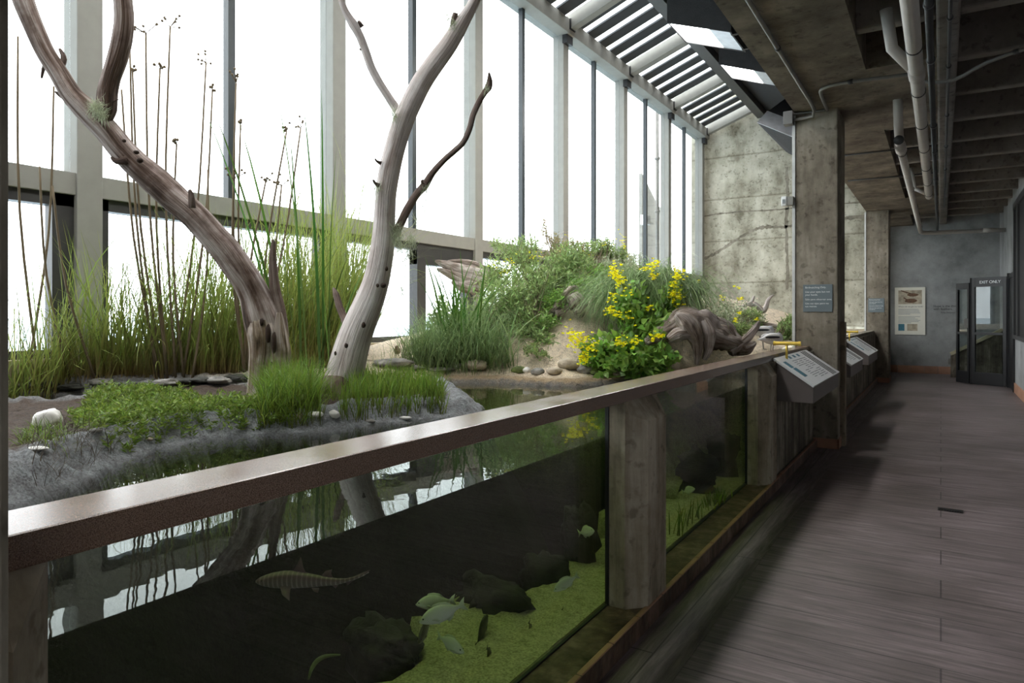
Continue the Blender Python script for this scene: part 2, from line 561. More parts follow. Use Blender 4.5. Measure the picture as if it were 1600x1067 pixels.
def fish_mat(name, back, belly, stripes=0, band=None):
    m, n, l, b = nt(name)
    at = n.new('ShaderNodeAttribute')
    at.attribute_name = 'grain'
    sp = n.new('ShaderNodeSeparateXYZ')
    l.new(at.outputs['Vector'], sp.inputs[0])
    r = ramp(n, [(0.25, belly), (0.75, back)])
    mr = n.new('ShaderNodeMapRange')
    mr.inputs['From Min'].default_value = -1
    mr.inputs['From Max'].default_value = 1
    l.new(sp.outputs['Y'], mr.inputs[0])
    l.new(mr.outputs[0], r.inputs[0])
    last = r.outputs[0]
    if stripes:
        mu = n.new('ShaderNodeMath')
        mu.operation = 'MULTIPLY'
        mu.inputs[1].default_value = stripes
        l.new(sp.outputs['Z'], mu.inputs[0])
        sn = n.new('ShaderNodeMath')
        sn.operation = 'SINE'
        l.new(mu.outputs[0], sn.inputs[0])
        rb = ramp(n, [(0.3, band or (0.5, 0.5, 0.5)), (0.6, (1, 1, 1))])
        l.new(sn.outputs[0], rb.inputs[0])
        mm = n.new('ShaderNodeMixRGB')
        mm.blend_type = 'MULTIPLY'
        mm.inputs[0].default_value = 0.8
        l.new(last, mm.inputs[1])
        l.new(rb.outputs[0], mm.inputs[2])
        last = mm.outputs[0]
    l.new(last, b.inputs['Base Color'])
    b.inputs['Roughness'].default_value = 0.35
    return m


MT['fish'] = fish_mat('silver_green_fish', (0.72, 0.76, 0.60), (0.95, 0.97, 0.90), 60, (0.72, 0.75, 0.6))
MT['fish_dark'] = fish_mat('dark_fish', (0.05, 0.05, 0.025), (0.14, 0.14, 0.07))
MT['shark'] = fish_mat('banded_shark_skin', (0.17, 0.10, 0.10), (0.42, 0.36, 0.32), 24, (0.45, 0.42, 0.4))
MT['bird_pied'] = fish_mat('pied_plumage', (0.50, 0.50, 0.52), (0.90, 0.88, 0.86))
MT['bird_brown'] = plain('brown_plumage', (0.19, 0.13, 0.09), rough=0.9, var=0.4, scale=60)
MT['bird_white'] = plain('white_plumage', (0.75, 0.73, 0.70), rough=0.9, var=0.1, scale=60)
MT['sea'] = plain('pale_sea', (0.42, 0.52, 0.58), rough=0.5, var=0.08, scale=0.02)

# ---------------------------------------------------------------- mesh helpers
ORIG = {}


class MB:
    """collects shapes, in world metres, for ONE mesh"""

    def __init__(s):
        s.v, s.f, s.n = [], [], 0
        s.g = []

    def add(s, V, F, G=None):
        V = np.asarray(V, float)
        s.v.append(V)
        s.f += [tuple(int(i) + s.n for i in f) for f in F]
        s.g.append(np.zeros((len(V), 3)) if G is None else np.asarray(G, float))
        s.n += len(V)
        return s

    def box(s, a, b):
        x0, y0, z0 = a
        x1, y1, z1 = b
        V = [(x0, y0, z0), (x1, y0, z0), (x1, y1, z0), (x0, y1, z0), (x0, y0, z1), (x1, y0, z1), (x1, y1, z1), (x0, y1, z1)]
        return s.add(V, [(0, 3, 2, 1), (4, 5, 6, 7), (0, 1, 5, 4), (1, 2, 6, 5), (2, 3, 7, 6), (3, 0, 4, 7)])

    def hexa(s, bot, top):
        return s.add(list(bot) + list(top), [(0, 3, 2, 1), (4, 5, 6, 7), (0, 1, 5, 4), (1, 2, 6, 5), (2, 3, 7, 6), (3, 0, 4, 7)])

    def prism(s, pts, axis, a, b):
        """polygon pts in the two other axes, extruded along axis from a to b"""
        n = len(pts)
        V = []
        for t in (a, b):
            for p, q in pts:
                V.append({'x': (t, p, q), 'y': (p, t, q), 'z': (p, q, t)}[axis])
        F = [tuple(range(n - 1, -1, -1)), tuple(range(n, 2 * n))]
        F += [(i, (i + 1) % n, n + (i + 1) % n, n + i) for i in range(n)]
        return s.add(V, F)

    def bar(s, p, q, w, h, up=(0, 0, 1)):
        p, q, up = np.array(p, float), np.array(q, float), np.array(up, float)
        t = (q - p) / np.linalg.norm(q - p)
        r = np.cross(t, up)
        r /= np.linalg.norm(r)
        u = np.cross(r, t)
        V = []
        for e in (p, q):
            for a, b in ((-1, -1), (1, -1), (1, 1), (-1, 1)):
                V.append(e + r * a * w / 2 + u * b * h / 2)
        return s.add(V, [(0, 3, 2, 1), (4, 5, 6, 7), (0, 1, 5, 4), (1, 2, 6, 5), (2, 3, 7, 6), (3, 0, 4, 7)])

    def tube(s, pts, rad, n=10, rough=0.0, seed=0, sub=1, closed_ends=True, flat=1.0, gnarl=0.0):
        pts = np.array(pts, float)
        rad = np.full(len(pts), rad, float) if np.isscalar(rad) else np.array(rad, float)
        if sub > 1:
            pts, rad = smooth(pts, rad, sub)
        m = len(pts)
        T = np.gradient(pts, axis=0)
        T /= np.linalg.norm(T, axis=1)[:, None] + 1e-12
        ref = np.array((0, 0, 1.0)) if abs(T[0][2]) < 0.9 else np.array((1.0, 0, 0))
        N = np.cross(T[0], ref)
        N /= np.linalg.norm(N)
        V, G = [], []
        L = 0
        for i in range(m):
            if i:
                L += np.linalg.norm(pts[i] - pts[i - 1])
                N = N - T[i] * np.dot(N, T[i])
                N /= np.linalg.norm(N) + 1e-12
            B = np.cross(T[i], N)
            for k in range(n):
                a = 2 * math.pi * k / n
                ca, sa = math.cos(a), math.sin(a)
                r = rad[i]
                if rough:
                    q = noise.noise(Vector((ca * 1.6 + seed, sa * 1.6, L * 2.5)))
                    q += 0.6 * noise.noise(Vector((ca * 4 + seed, sa * 4, L * 2.2)))
                if gnarl:
                    q += gnarl * (0.5 - abs(noise.noise(Vector((ca * 2.5 + seed, sa * 2.5, L * 9)))) * 2) + gnarl * noise.noise(Vector((ca * 7 + seed, sa * 7, L * 5)))
                    r *= 1 + rough * q
                V.append(pts[i] + (N * ca + B * sa * flat) * r)
                G.append((ca * 0.5 + seed * 3.1, sa * 0.5, L))
        F = []
        for i in range(m - 1):
            for k in range(n):
                k2 = (k + 1) % n
                F.append((i * n + k, i * n + k2, (i + 1) * n + k2, (i + 1) * n + k))
        if closed_ends:
            F.append(tuple(range(n - 1, -1, -1)))
            F.append(tuple((m - 1) * n + k for k in range(n)))
        return s.add(V, F, G)

    def ball(s, c, r, seg=12, rings=8, rough=0.0, seed=0, freq=1.6, rz=0):
        V, F = [], []
        r = np.array((r, r, r) if np.isscalar(r) else r, float)
        cz, sz = math.cos(rz), math.sin(rz)
        for i in range(rings + 1):
            th = math.pi * i / rings
            for k in range(seg):
                a = 2 * math.pi * k / seg
                d = np.array((math.sin(th) * math.cos(a), math.sin(th) * math.sin(a), math.cos(th)))
                q = 1 + rough * noise.noise(Vector(d * freq) + Vector((seed * 7.3, 1.7, 0)))
                if rough:
                    q += rough * 0.5 * noise.noise(Vector(d * freq * 2.7) + Vector((seed * 3.3, 9.7, 0)))
                e = d * r * q
                V.append(np.array((e[0] * cz - e[1] * sz, e[0] * sz + e[1] * cz, e[2])) + c)
        for i in range(rings):
            for k in range(seg):
                k2 = (k + 1) % seg
                F.append((i * seg + k, (i + 1) * seg + k, (i + 1) * seg + k2, i * seg + k2))
        return s.add(V, F)

    def build(s, name, mat, parent=None, smooth_it=False, bevel=0.0, mats=None):
        V = np.vstack(s.v)
        G = np.vstack(s.g)
        return link(name, V, s.f, mat, parent, smooth_it, bevel, G if np.any(G) else None)


def smooth(pts, rad, sub):
    """Catmull-Rom resampling"""
    n = len(pts)
    P_, R_ = [], []
    for i in range(n - 1):
        p0, p1, p2, p3 = pts[max(i - 1, 0)], pts[i], pts[i + 1], pts[min(i + 2, n - 1)]
        for k in range(sub):
            t = k / sub
            P_.append(0.5 * (2 * p1 + (p2 - p0) * t + (2 * p0 - 5 * p1 + 4 * p2 - p3) * t * t + (3 * p1 - p0 - 3 * p2 + p3) * t ** 3))
            R_.append(rad[i] * (1 - t) + rad[i + 1] * t)
    P_.append(pts[-1])
    R_.append(rad[-1])
    return np.array(P_), np.array(R_)


def link(name, V, F, mat, parent=None, smooth_it=False, bevel=0.0, G=None, tint=None, gname='grain'):
    V = np.asarray(V, float)
    if parent is None:
        o0 = np.array(((V[:, 0].min() + V[:, 0].max()) / 2, (V[:, 1].min() + V[:, 1].max()) / 2, V[:, 2].min()))
    else:
        o0 = ORIG[parent.name]
    me = bpy.data.meshes.new(name)
    L = V - o0
    if isinstance(F, np.ndarray):
        nv = F.shape[1]
        me.vertices.add(len(L))
        me.vertices.foreach_set('co', L.ravel())
        me.loops.add(F.size)
        me.loops.foreach_set('vertex_index', F.ravel().astype(np.int32))
        me.polygons.add(len(F))
        me.polygons.foreach_set('loop_start', np.arange(0, F.size, nv, dtype=np.int32))
        me.polygons.foreach_set('loop_total', np.full(len(F), nv, dtype=np.int32))
        me.update(calc_edges=True)
    else:
        me.from_pydata(L.tolist(), [], F)
    me.materials.append(mat)
    if G is not None:
        a = me.attributes.new(gname, 'FLOAT_VECTOR', 'POINT')
        a.data.foreach_set('vector', np.asarray(G, np.float32).ravel())
    if tint is not None:
        a = me.attributes.new('tint', 'FLOAT_COLOR', 'POINT')
        T4 = np.ones((len(V), 4), np.float32)
        T4[:, :3] = tint
        a.data.foreach_set('color', T4.ravel())
    if smooth_it:
        me.polygons.foreach_set('use_smooth', [True] * len(me.polygons))
    o = bpy.data.objects.new(name, me)
    COL.objects.link(o)
    if parent is None:
        o.location = o0
    else:
        o.parent = parent
    ORIG[o.name] = o0
    if bevel:
        bm = o.modifiers.new('bevel', 'BEVEL')
        bm.width = bevel
        bm.segments = 2
        bm.limit_method = 'ANGLE'
    return o


def thing(name, label, cat, loc, group=None):
    o = bpy.data.objects.new(name, None)
    o.empty_display_size = 0.1
    COL.objects.link(o)
    o.location = loc
    ORIG[o.name] = np.array(loc, float)
    return tag(o, label, cat, group)


def tag(o, label, cat, group=None, kind=None):
    o['label'] = label
    o['category'] = cat
    if group:
        o['group'] = group
    if kind:
        o['kind'] = kind
    return o


def struct(o, label=None):
    o['kind'] = 'structure'
    if label:
        o['label'] = label
    return o


def sroot(name, loc):
    o = bpy.data.objects.new(name, None)
    COL.objects.link(o)
    o.location = loc
    ORIG[o.name] = np.array(loc, float)
    o['kind'] = 'structure'
    return o


def text(name, body, size, mat, parent, loc, rot, width=None, align='LEFT', ext=0.001, space=1.0):
    """flat lettering; loc is in world metres"""
    c = bpy.data.curves.new(name, 'FONT')
    c.body = body
    c.size = size
    c.align_x = align
    c.extrude = ext
    c.space_line = space
    c.materials.append(mat)
    o = bpy.data.objects.new(name, c)
    COL.objects.link(o)
    bpy.context.view_layer.update()
    me = bpy.data.meshes.new_from_object(o.evaluated_get(bpy.context.evaluated_depsgraph_get()))
    bpy.data.objects.remove(o)
    me.name = name
    o = bpy.data.objects.new(name, me)
    COL.objects.link(o)
    o.parent = parent
    o.location = np.array(loc, float) - ORIG[parent.name]
    o.rotation_euler = rot
    return o

# ================================================================ THE SETTING
YB = -4.0          # back of the gallery
YE = 20.5          # plaster end wall of the corridor
YC = 20.1          # concrete end wall of the aviary
MY = [0.06, 2.89, 5.62, 8.44, 11.25, 14.09, 16.99, 19.9]   # window-wall posts
MY0 = [-2.75] + MY

sea = MB().box((-3000, -2500, -12.2), (-7.5, 4000, -12.0)).build('sea_surface', MT['sea'])
struct(sea)

struct(MB().box((-0.93, YB, -0.12), (3.2, YE, 0.0)).build('floor', MT['floor']))
struct(MB().box((-1.45, YB, -0.12), (-0.932, YE, -0.001)).build('floor_border', MT['floor_edge']))
# wet ledge at the foot of the glass
struct(MB().box((-1.4035, YB, -0.1), (-1.185, 20.3, 0.088)).build('trim_1', MT['ledge']))
# curb tiles
mb = MB()
y = YB
while y < 17.1:
    mb.box((-1.215, y + 0.004, 0.0), (-1.186, y + 0.301, 0.093))
    y += 0.305
struct(mb.build('trim_2', MT['tile'], bevel=0.006))

# columns
for k, (y0, y1) in enumerate(((-0.27, 0.388), (8.4, 9.06), (17.2, 17.86))):
    o = MB().box((-1.42, y0, 0), (-0.975, y1, 3.83)).build('column', MT['conc_col'], bevel=0.012)
    struct(o, ['concrete column cropped at the left edge', 'square concrete column carrying the larger blue grey sign', 'farther concrete column carrying the smaller sign'][k])
    t = MB()
    t.box((-1.235, y0 - 0.012, 0), (-0.963, y0, 0.11))
    t.box((-0.975, y0 - 0.012, 0), (-0.963, y1 + 0.012, 0.11))
    struct(t.build('baseboard_column', MT['tile']))
# beam over the columns, slabs, coffers
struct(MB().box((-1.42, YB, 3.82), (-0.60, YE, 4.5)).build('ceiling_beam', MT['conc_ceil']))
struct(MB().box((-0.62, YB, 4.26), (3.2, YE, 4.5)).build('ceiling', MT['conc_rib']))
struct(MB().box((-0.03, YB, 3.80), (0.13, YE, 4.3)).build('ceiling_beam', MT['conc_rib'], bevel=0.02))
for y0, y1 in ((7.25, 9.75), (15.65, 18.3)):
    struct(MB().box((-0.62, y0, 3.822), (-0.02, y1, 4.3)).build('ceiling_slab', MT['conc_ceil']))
ribs = MB()
y = 0.4
k = 0
while y < 20.3:
    wz = 0.14
    ribs.box((0.12, y, 3.86), (3.2, y + wz, 4.27))
    if not (7.1 < y < 9.8 or 15.5 < y < 18.4):
        ribs.box((-0.61, y + 0.02, 3.86), (-0.02, y + wz, 4.27))
    y += 1.18
struct(ribs.build('ceiling_ribs', MT['conc_rib'], bevel=0.02))
# walls
struct(MB().box((-6.3, YC, -0.5), (-1.30, YE + 0.3, 8.2)).build('wall_aviary_end', MT['conc_end']))
we = bpy.data.objects['wall_aviary_end']
MT['stain'] = concrete('stained_cast_joint', (0.12, 0.105, 0.08), (0.22, 0.20, 0.155), (0.36, 0.33, 0.27), bump=0.6)
rgs = random.Random(4)
for pl, wd in (([(-5.95, 3.15), (-5.6, 3.3), (-5.1, 3.6), (-4.6, 3.88), (-4.2, 3.97), (-3.7, 3.95), (-3.2, 4.0), (-2.4, 4.05), (-1.5, 4.1)], 0.10), ([(-5.95, 4.42), (-5.0, 4.47), (-4.0, 4.44), (-3.0, 4.47), (-1.5, 4.46)], 0.05), ([(-3.62, 2.2), (-3.6, 3.0), (-3.63, 3.9), (-3.6, 4.8), (-3.62, 5.6)], 0.09)):
    pp_, rr_ = smooth(np.array([(a_, 0, b_) for a_, b_ in pl], float), np.full(len(pl), wd), 10)
    V_ = []
    vert = abs(pl[0][0] - pl[-1][0]) < 0.5
    for p_ in pp_:
        w1, w2 = wd * rgs.uniform(0.2, 0.65), wd * rgs.uniform(0.2, 0.65)
        V_ += [(p_[0] - (w1 if vert else 0), YC - 0.003, p_[2] - (0 if vert else w1)), (p_[0] + (w2 if vert else 0), YC - 0.003, p_[2] + (0 if vert else w2))]
    MB().add(V_, [(2 * i, 2 * i + 2, 2 * i + 3, 2 * i + 1) for i in range(len(pp_) - 1)]).build('stain_line', MT['stain'], we)
struct(MB().box((-1.30, YE, 0), (3.2, YE + 0.2, 4.5)).build('wall_end', MT['plaster']))
struct(MB().box((-6.3, YB - 0.2, -0.5), (3.2, YB, 8.2)).build('wall_back', MT['plaster']))
struct(MB().box((1.22, 13.2, 0), (1.45, YE, 4.4)).build('wall_right', MT['plaster']))
o = MB().box((3.2, -1.6, 0), (3.4, 13.3, 4.4))
o.box((3.2, YB, 0), (3.4, -1.6, 0.9)).box((3.2, YB, 3.0), (3.4, -1.6, 4.4))
struct(o.build('wall_right', MT['plaster']))
w = sroot('window_21', (3.3, -2.8, 0.9))  # unseen window, added so daylight reaches the near floor
fr = MB()
for yy in (YB, -1.7):
    fr.box((3.24, yy, 0.9), (3.34, yy + 0.1, 3.0))
fr.box((3.24, YB, 0.9), (3.34, -1.6, 0.98)).box((3.24, YB, 2.92), (3.34, -1.6, 3.0))
fr.build('window_frame', MT['dark_steel'], w)
MB().box((3.28, YB, 0.95), (3.29, -1.6, 2.95)).build('pane', MT['pane'], w)
struct(MB().box((1.22, 13.05, 0), (3.3, 13.2, 4.4)).build('wall_right', MT['plaster']))
bb = MB()
x = -1.26
while x < 1.2:
    bb.box((x + 0.003, YE - 0.02, 0), (min(x + 0.297, 1.215), YE, 0.19))
    x += 0.3
struct(bb.build('baseboard_end', MT['tile'], bevel=0.004))
bb = MB()
y = 13.06
while y < 16.1:
    bb.box((1.20, y + 0.003, 0), (1.22, y + 0.297, 0.19))
    y += 0.3
struct(bb.build('baseboard_right', MT['tile'], bevel=0.004))
# low concrete wall that carries the consoles
for y0, y1 in ((6.285, 8.4), (9.06, 17.2)):
    struct(MB().box((-1.42, y0, 0.08), (-1.23, y1, 1.09)).build('wall_low', MT['conc_low']))
struct(MB().box((-1.42, 17.86, 0.0), (-1.30, 20.1, 1.09)).build('wall_low', MT['conc_low']))
# narrow pilaster at the corridor side of the sign column
struct(MB().box((-0.975, 8.62, 0.0), (-0.925, 8.76, 1.42)).build('trim_3', MT['conc_post'], bevel=0.004))
# metal corner strips on the aviary edge of the columns
for y0 in (8.385, 17.185):
    struct(MB().box((-1.452, y0, 0.95), (-1.42, y0 + 0.03, 3.8)).build('trim_4', plain('pale_edge_strip', (0.55, 0.56, 0.55))))

# window wall --------------------------------------------------------------
struct(MB().box((-6.12, YB, 2.465), (-5.90, YC, 2.645)).build('trim_transom', MT['steel'], bevel=0.006))
struct(MB().box((-6.14, YB, 6.66), (-5.76, YC, 6.93)).build('trim_eave', MT['steel'], bevel=0.006))
struct(MB().box((-6.25, YB, -0.5), (-5.82, YC, 1.16)).build('wall_left', plain('tan_sill_concrete', (0.42, 0.35, 0.25), var=0.15)))
for k, y in enumerate(MY0):
    p = MB().box((-6.10, y - 0.10, 1.16), (-5.88, y + 0.10, 6.67)).build('window_post', MT['steel'], bevel=0.006)
    struct(p)
    b = MB().box((-5.90, y - 0.115, 6.50), (-5.80, y + 0.115, 6.655))
    b.box((-5.77, y - 0.10, 6.74), (-5.73, y + 0.10, 6.93))
    b.build('bracket', MT['black'], p)
    # rafter
    struct(MB().bar((-5.82, y, 6.86), (-4.30, y, 7.43), 0.17, 0.26).build('ceiling_rafter', MT['steel'], bevel=0.006))
for k in range(len(MY0) - 1):
    a, b = MY0[k] + 0.1, MY0[k + 1] - 0.1
    c = (a + b) / 2
    w = sroot('window_%d' % (k + 1), (-6.0, c, 1.16))
    f = MB()
    f.box((-6.03, c - 0.04, 2.645), (-5.95, c + 0.04, 6.66))
    f.build('mullion', MT['mull'], w)
    fr = MB()
    fr.box((-6.05, a, 1.16), (-5.93, b, 1.225))
    fr.box((-6.05, a, 2.37), (-5.93, b, 2.465))
    fr.box((-6.05, a, 1.16), (-5.93, a + 0.07, 2.465))
    fr.box((-6.05, b - 0.16, 1.16), (-5.93, b, 2.465))
    if k == 3:
        fr.box((-6.06, c + 0.02, 1.16), (-5.92, c + 0.20, 2.465))
        fr.box((-6.055, c + 0.02, 2.18), (-5.925, b, 2.465))
    fr.build('window_frame', MT['dark_steel'], w)
    MB().box((-6.0, a, 2.62), (-5.99, b, 6.68)).build('upper_pane', MT['pane'], w)
    MB().box((-6.0, a, 1.2), (-5.99, b, 2.42)).build('lower_pane', MT['pane'], w)
    # louvres of the glass roof over this bay
    s = MB()
    nsl = 5
    pitch = (b - a) / nsl
    for q in range(nsl):
        yy = a + (q + 0.5) * pitch - 0.02
        s.bar((-5.80, yy, 6.96), (-4.30, yy, 7.52), 0.33, 0.035)
    struct(s.build('ceiling_louvres', MT['slat']))
    g = MB().bar((-6.1, c, 7.0), (-4.30, c, 7.67), b - a, 0.01)
    struct(g.build('window_roof', MT['roof_pane']))
# dark edge channel and black soffit
struct(MB().bar((-4.28, YB, 7.28), (-4.28, YC, 7.28), 0.24, 0.42).build('trim_5', MT['dark_steel']))
struct(MB().add([(-4.42, YB, 7.34), (-1.30, YB, 6.30), (-1.30, YC, 6.30), (-4.42, YC, 7.34),
                 (-4.42, YB, 7.55), (-1.30, YB, 6.50), (-1.30, YC, 6.50), (-4.42, YC, 7.55)],
                [(0, 3, 2, 1), (4, 5, 6, 7), (0, 1, 5, 4), (1, 2, 6, 5), (2, 3, 7, 6), (3, 0, 4, 7)]).build('ceiling_soffit', MT['soffit_black']))
struct(MB().box((-1.41, YB, 4.3), (-1.30, YC, 6.45)).build('wall_clerestory', MT['soffit_black']))
struct(MB().box((-1.36, YB, 4.5), (3.4, YE, 4.7)).build('ceiling_cap', MT['conc_rib']))

# lamp boxes under the soffit
def lamp_box(nx, ny, label, at=None):
    a = PX(nx, ny, -3.5) if at is None else at
    x0, y0, z0 = a
    L_, Wd = 0.85, 0.90
    r = thing('ceiling_lamp', label, 'lamp', (x0 + 0.45, y0 + 0.4, z0 - 0.35))
    def q(t, yy, dz=0):
        return (x0 + t * Wd, yy, z0 - 0.33 * t + dz)
    h = MB()
    # four housing walls
    for (ta, tb, ya, yb) in ((-0.03, 1.03, y0 - 0.03, y0), (-0.03, 1.03, y0 + L_, y0 + L_ + 0.03), (-0.03, 0.0, y0, y0 + L_), (1.0, 1.03, y0, y0 + L_)):
        h.hexa([q(ta, ya, -0.02), q(tb, ya, -0.02), q(tb, yb, -0.02), q(ta, yb, -0.02)],
               [(q(ta, ya)[0], ya, 6.92), (q(tb, ya)[0], ya, 6.62), (q(tb, yb)[0], yb, 6.62), (q(ta, yb)[0], yb, 6.92)])
    h.build('housing', MT['soffit_black'], r)
    MB().hexa([q(0, y0), q(0.66, y0), q(0.66, y0 + L_), q(0, y0 + L_)], [q(0, y0, .02), q(0.66, y0, .02), q(0.66, y0 + L_, .02), q(0, y0 + L_, .02)]).build('light_panel', MT['lamp'], r)
    fl_ = MB().hexa([q(0.66, y0, -.012), q(1, y0, -.012), q(1, y0 + L_, -.012), q(0.66, y0 + L_, -.012)], [q(0.66, y0, .02), q(1, y0, .02), q(1, y0 + L_, .02), q(0.66, y0 + L_, .02)]).build('reflector_flap', MT['alu'], r)
    for yy in (y0 + 0.1, y0 + L_ - 0.1):
        k = MB()
        k.box((x0 + Wd, yy - 0.03, z0 - 0.36), (x0 + Wd + 0.12, yy + 0.03, z0 - 0.28))
        k.bar((x0 + Wd + 0.1, yy, z0 - 0.3), (x0 + Wd + 0.1, yy, 6.45), 0.02, 0.02, (1, 0, 0))
        k.build('hinge', MT['black'], fl_)
    return r
lamp_box(1046, 35, 'nearest black ceiling light box with glowing white panel')
lamp_box(1126, 100, 'middle black ceiling light box with glowing panel, farther than the first')
for yy_ in (-1.6, 1.35, 4.3, 7.2):  # unseen extra boxes, added to light plants and trees from the front
    lamp_box(0, 0, 'black ceiling light box added out of view overhead to light the plants from the front', (-3.5, yy_, 5.95))['group'] = 'added unseen light boxes nearer than the visible ones'
# third box, seen on its bright metal front
Y3 = 15.0
def aY(px, py, Y):
    return P(px, py, Y / ((px - 800) / F_PX * sT + cT))
r = thing('ceiling_lamp', 'silver fronted black light box next to the top of the sign column', 'lamp', aY(1215, 200, Y3 + 0.6))
fq = [aY(1183, 191, Y3), aY(1247, 217, Y3), aY(1249, 192, Y3 + .35), aY(1199, 173, Y3 + .35)]
nrm = np.array((0, 1.0, -0.25))
MB().hexa([fq[0], fq[1], fq[1] + nrm * .03, fq[0] + nrm * .03], [fq[3], fq[2], fq[2] + nrm * .03, fq[3] + nrm * .03]).build('reflector_front', MT['alu'], r)
MB().hexa([fq[0] + nrm * .031, fq[1] + nrm * .031, aY(1249, 249, Y3 + 2.0), aY(1228, 237, Y3 + 2.0)],
          [fq[3] + nrm * .031, fq[2] + nrm * .031, fq[2] + np.array((0, 2., .8)), fq[3] + np.array((0, 2., .8))]).build('housing', MT['soffit_black'], r)

# ================================================================ RAIL, POSTS, TANK GLASS
rl = thing('handrail', 'long speckled brown rail capping the aquarium glass', 'rail', (-1.345, 4.3, 1.087))
MB().box((-1.43, 0.1, 1.087), (-1.26, 8.398, 1.147)).build('rail_cap', MT['rail'], rl, bevel=0.006)
rl2 = thing('handrail', 'short dark rail beyond the sign column behind the farther consoles', 'rail', (-1.345, 13, 1.09))
MB().box((-1.43, 9.062, 1.092), (-1.265, 17.19, 1.147)).build('rail_cap', MT['conc_col'], rl2, bevel=0.006)

POST_LABEL = ['concrete post under the rail at the left edge of the picture',
              'middle tapered-top concrete post between the two tank panes',
              'concrete post at the far end of the tank beside the console']
for k, y0 in enumerate((0.392, 3.06, 5.86)):
    y1 = 0.562 if k == 0 else y0 + 0.42
    r = thing('concrete_post', POST_LABEL[k], 'post', (-1.28, (y0 + y1) / 2, 0.088))
    xa, xb, ch = -1.305, -1.197, 0.085
    prof = [(xa - 0.06, y0), (xb - ch, y0), (xb, y0 + ch), (xb, y1 - ch), (xb - ch, y1), (xa - 0.06, y1)]
    n = len(prof)
    V = [(p, q, 0.088) for p, q in prof] + [(p, q, 0.985 if p == xb else (1.03 if q in (y0, y1) and p > xa - .05 else 1.086)) for p, q in prof]
    V += [(min(p, -1.275), min(max(q, y0 + 0.05), y1 - 0.05) if p == xb else q, 1.0865) for p, q in prof]
    F = [tuple(range(n - 1, -1, -1))]
    for a in (0, n):
        F += [(a + i, a + (i + 1) % n, a + n + (i + 1) % n, a + n + i) for i in range(n)]
    F.append(tuple(2 * n + i for i in range(n)))
    MB().add(V, F).build('shaft', MT['conc_post'], r)
    MB().box((-1.384, y0 - 0.005, 0.089), (-1.366, y1 + 0.005, 1.084)).build('seal', MT['black'], r)

PANE_LABEL = ['large near tank pane with the striped shark and fish behind it',
              'smaller tank pane between the middle post and the far post']
for k, (y0, y1) in enumerate(((0.45, 3.10), (3.44, 6.27))):
    r = thing('viewing_pane', PANE_LABEL[k], 'aquarium glass', (-1.39, (y0 + y1) / 2, 0.088))
    MB().box((-1.399, y0, 0.089), (-1.385, y1, 1.088)).build('glass', MT['tank_glass'], r)
    MB().box((-1.384, y0, 0.0885), (-1.370, y1, 0.096)).build('seal', MT['black'], r)

# ================================================================ CONSOLES
def console(y0, y1, label, seed, scope_label):
    r = thing('reading_rail_console', label, 'information console', (-1.09, (y0 + y1) / 2, 0.74))
    MB().prism([(-1.228, 0.74), (-0.93, 0.735), (-0.93, 0.875), (-1.228, 1.078)], 'y', y0, y1).build('body', MT['console'], r, bevel=0.004)
    A = np.array((-1.257, 0, 1.113))
    B = np.array((-0.922, 0, 0.884))
    up = np.array((0.565, 0, 0.825))
    def slab(t0, t1, ya, yb, h0, h1):
        p, q = A + (B - A) * t0, A + (B - A) * t1
        bot = [p + up * h0, q + up * h0, q + up * h0, p + up * h0]
        top = [p + up * h1, q + up * h1, q + up * h1, p + up * h1]
        ys = [ya, ya, yb, yb]
        for L_ in (bot, top):
            for i in range(4):
                L_[i] = np.array((L_[i][0], ys[i], L_[i][2]))
        return bot, top
    MB().hexa(*slab(0, 1, y0 - 0.015, y1 + 0.01, -0.012, 0.008)).build('panel', MT['console_face'], r, bevel=0.002)
    ln = y1 - y0
    m = MB()
    for q in range(3):
        ya = y1 - 0.42 + q * 0.10
        m.hexa(*slab(0.03, 0.97, ya, ya + 0.052, 0.008, 0.0095))
    m.build('black_stripes', MT['ink'], r)
    rg = random.Random(seed)
    m = MB()
    for c_ in range(3):
        ya = y0 + 0.45 + c_ * (ln - 0.95) / 3
        for i in range(12):
            if rg.random() < 0.12:
                continue
            t = 0.22 + i * 0.058
            m.hexa(*slab(t, t + 0.018, ya, ya + (ln - 0.95) / 3 * rg.uniform(0.55, 1), 0.008, 0.009))
    m.build('small_print', MT['ink_grey'], r)
    for t0_, t1_, ya, yb in [(0.18, 0.40, 0.08, 0.20), (0.42, 0.72, 0.10, 0.24)] + [(0.06, 0.15, 0.5 + q * 0.22, 0.60 + q * 0.22) for q in range(3)]:
        MB().hexa(*slab(t0_, t1_, y0 + ya, y0 + yb, 0.008, 0.0092)).build('blue_picture', MT['ink_blue'], r)
    return r
console(6.36, 8.05, 'near sloping console with white panel, in front of the sign column', 1, '')
console(9.25, 10.72, 'sloping console just beyond the sign column, partly hidden by it', 2, '')
console(11.7, 13.35, 'farthest sloping console, beside the second column', 3, '')
def scope(y, label, x=-1.215):
    zb = 1.085
    r = thing('brass_spyglass', label, 'spyglass', (x, y, zb))
    MB().tube([(x, y, zb), (x, y, zb + 0.135)], 0.011, 10).build('stand', MT['brass'], r, True)
    a, b = np.array((x - 0.115, y, zb + 0.150)), np.array((x + 0.125, y, zb + 0.150))
    t = MB().tube([a, a + (b - a) * .08, a + (b - a) * .09, a + (b - a) * .9, a + (b - a) * .91, b], [0.021, 0.021, 0.017, 0.017, 0.021, 0.021], 16)
    bar_ = t.build('barrel', MT['brass'], r, False)
    e = MB().tube([a - (b - a) * .012, a - (b - a) * .002], 0.017, 14)
    e.build('lens', MT['black'], bar_)
scope(6.74, 'brass spyglass standing on the near console')
scope(9.75, 'brass spyglass on the console just behind the sign column')
scope(11.9, 'small brass spyglass on the farthest console')

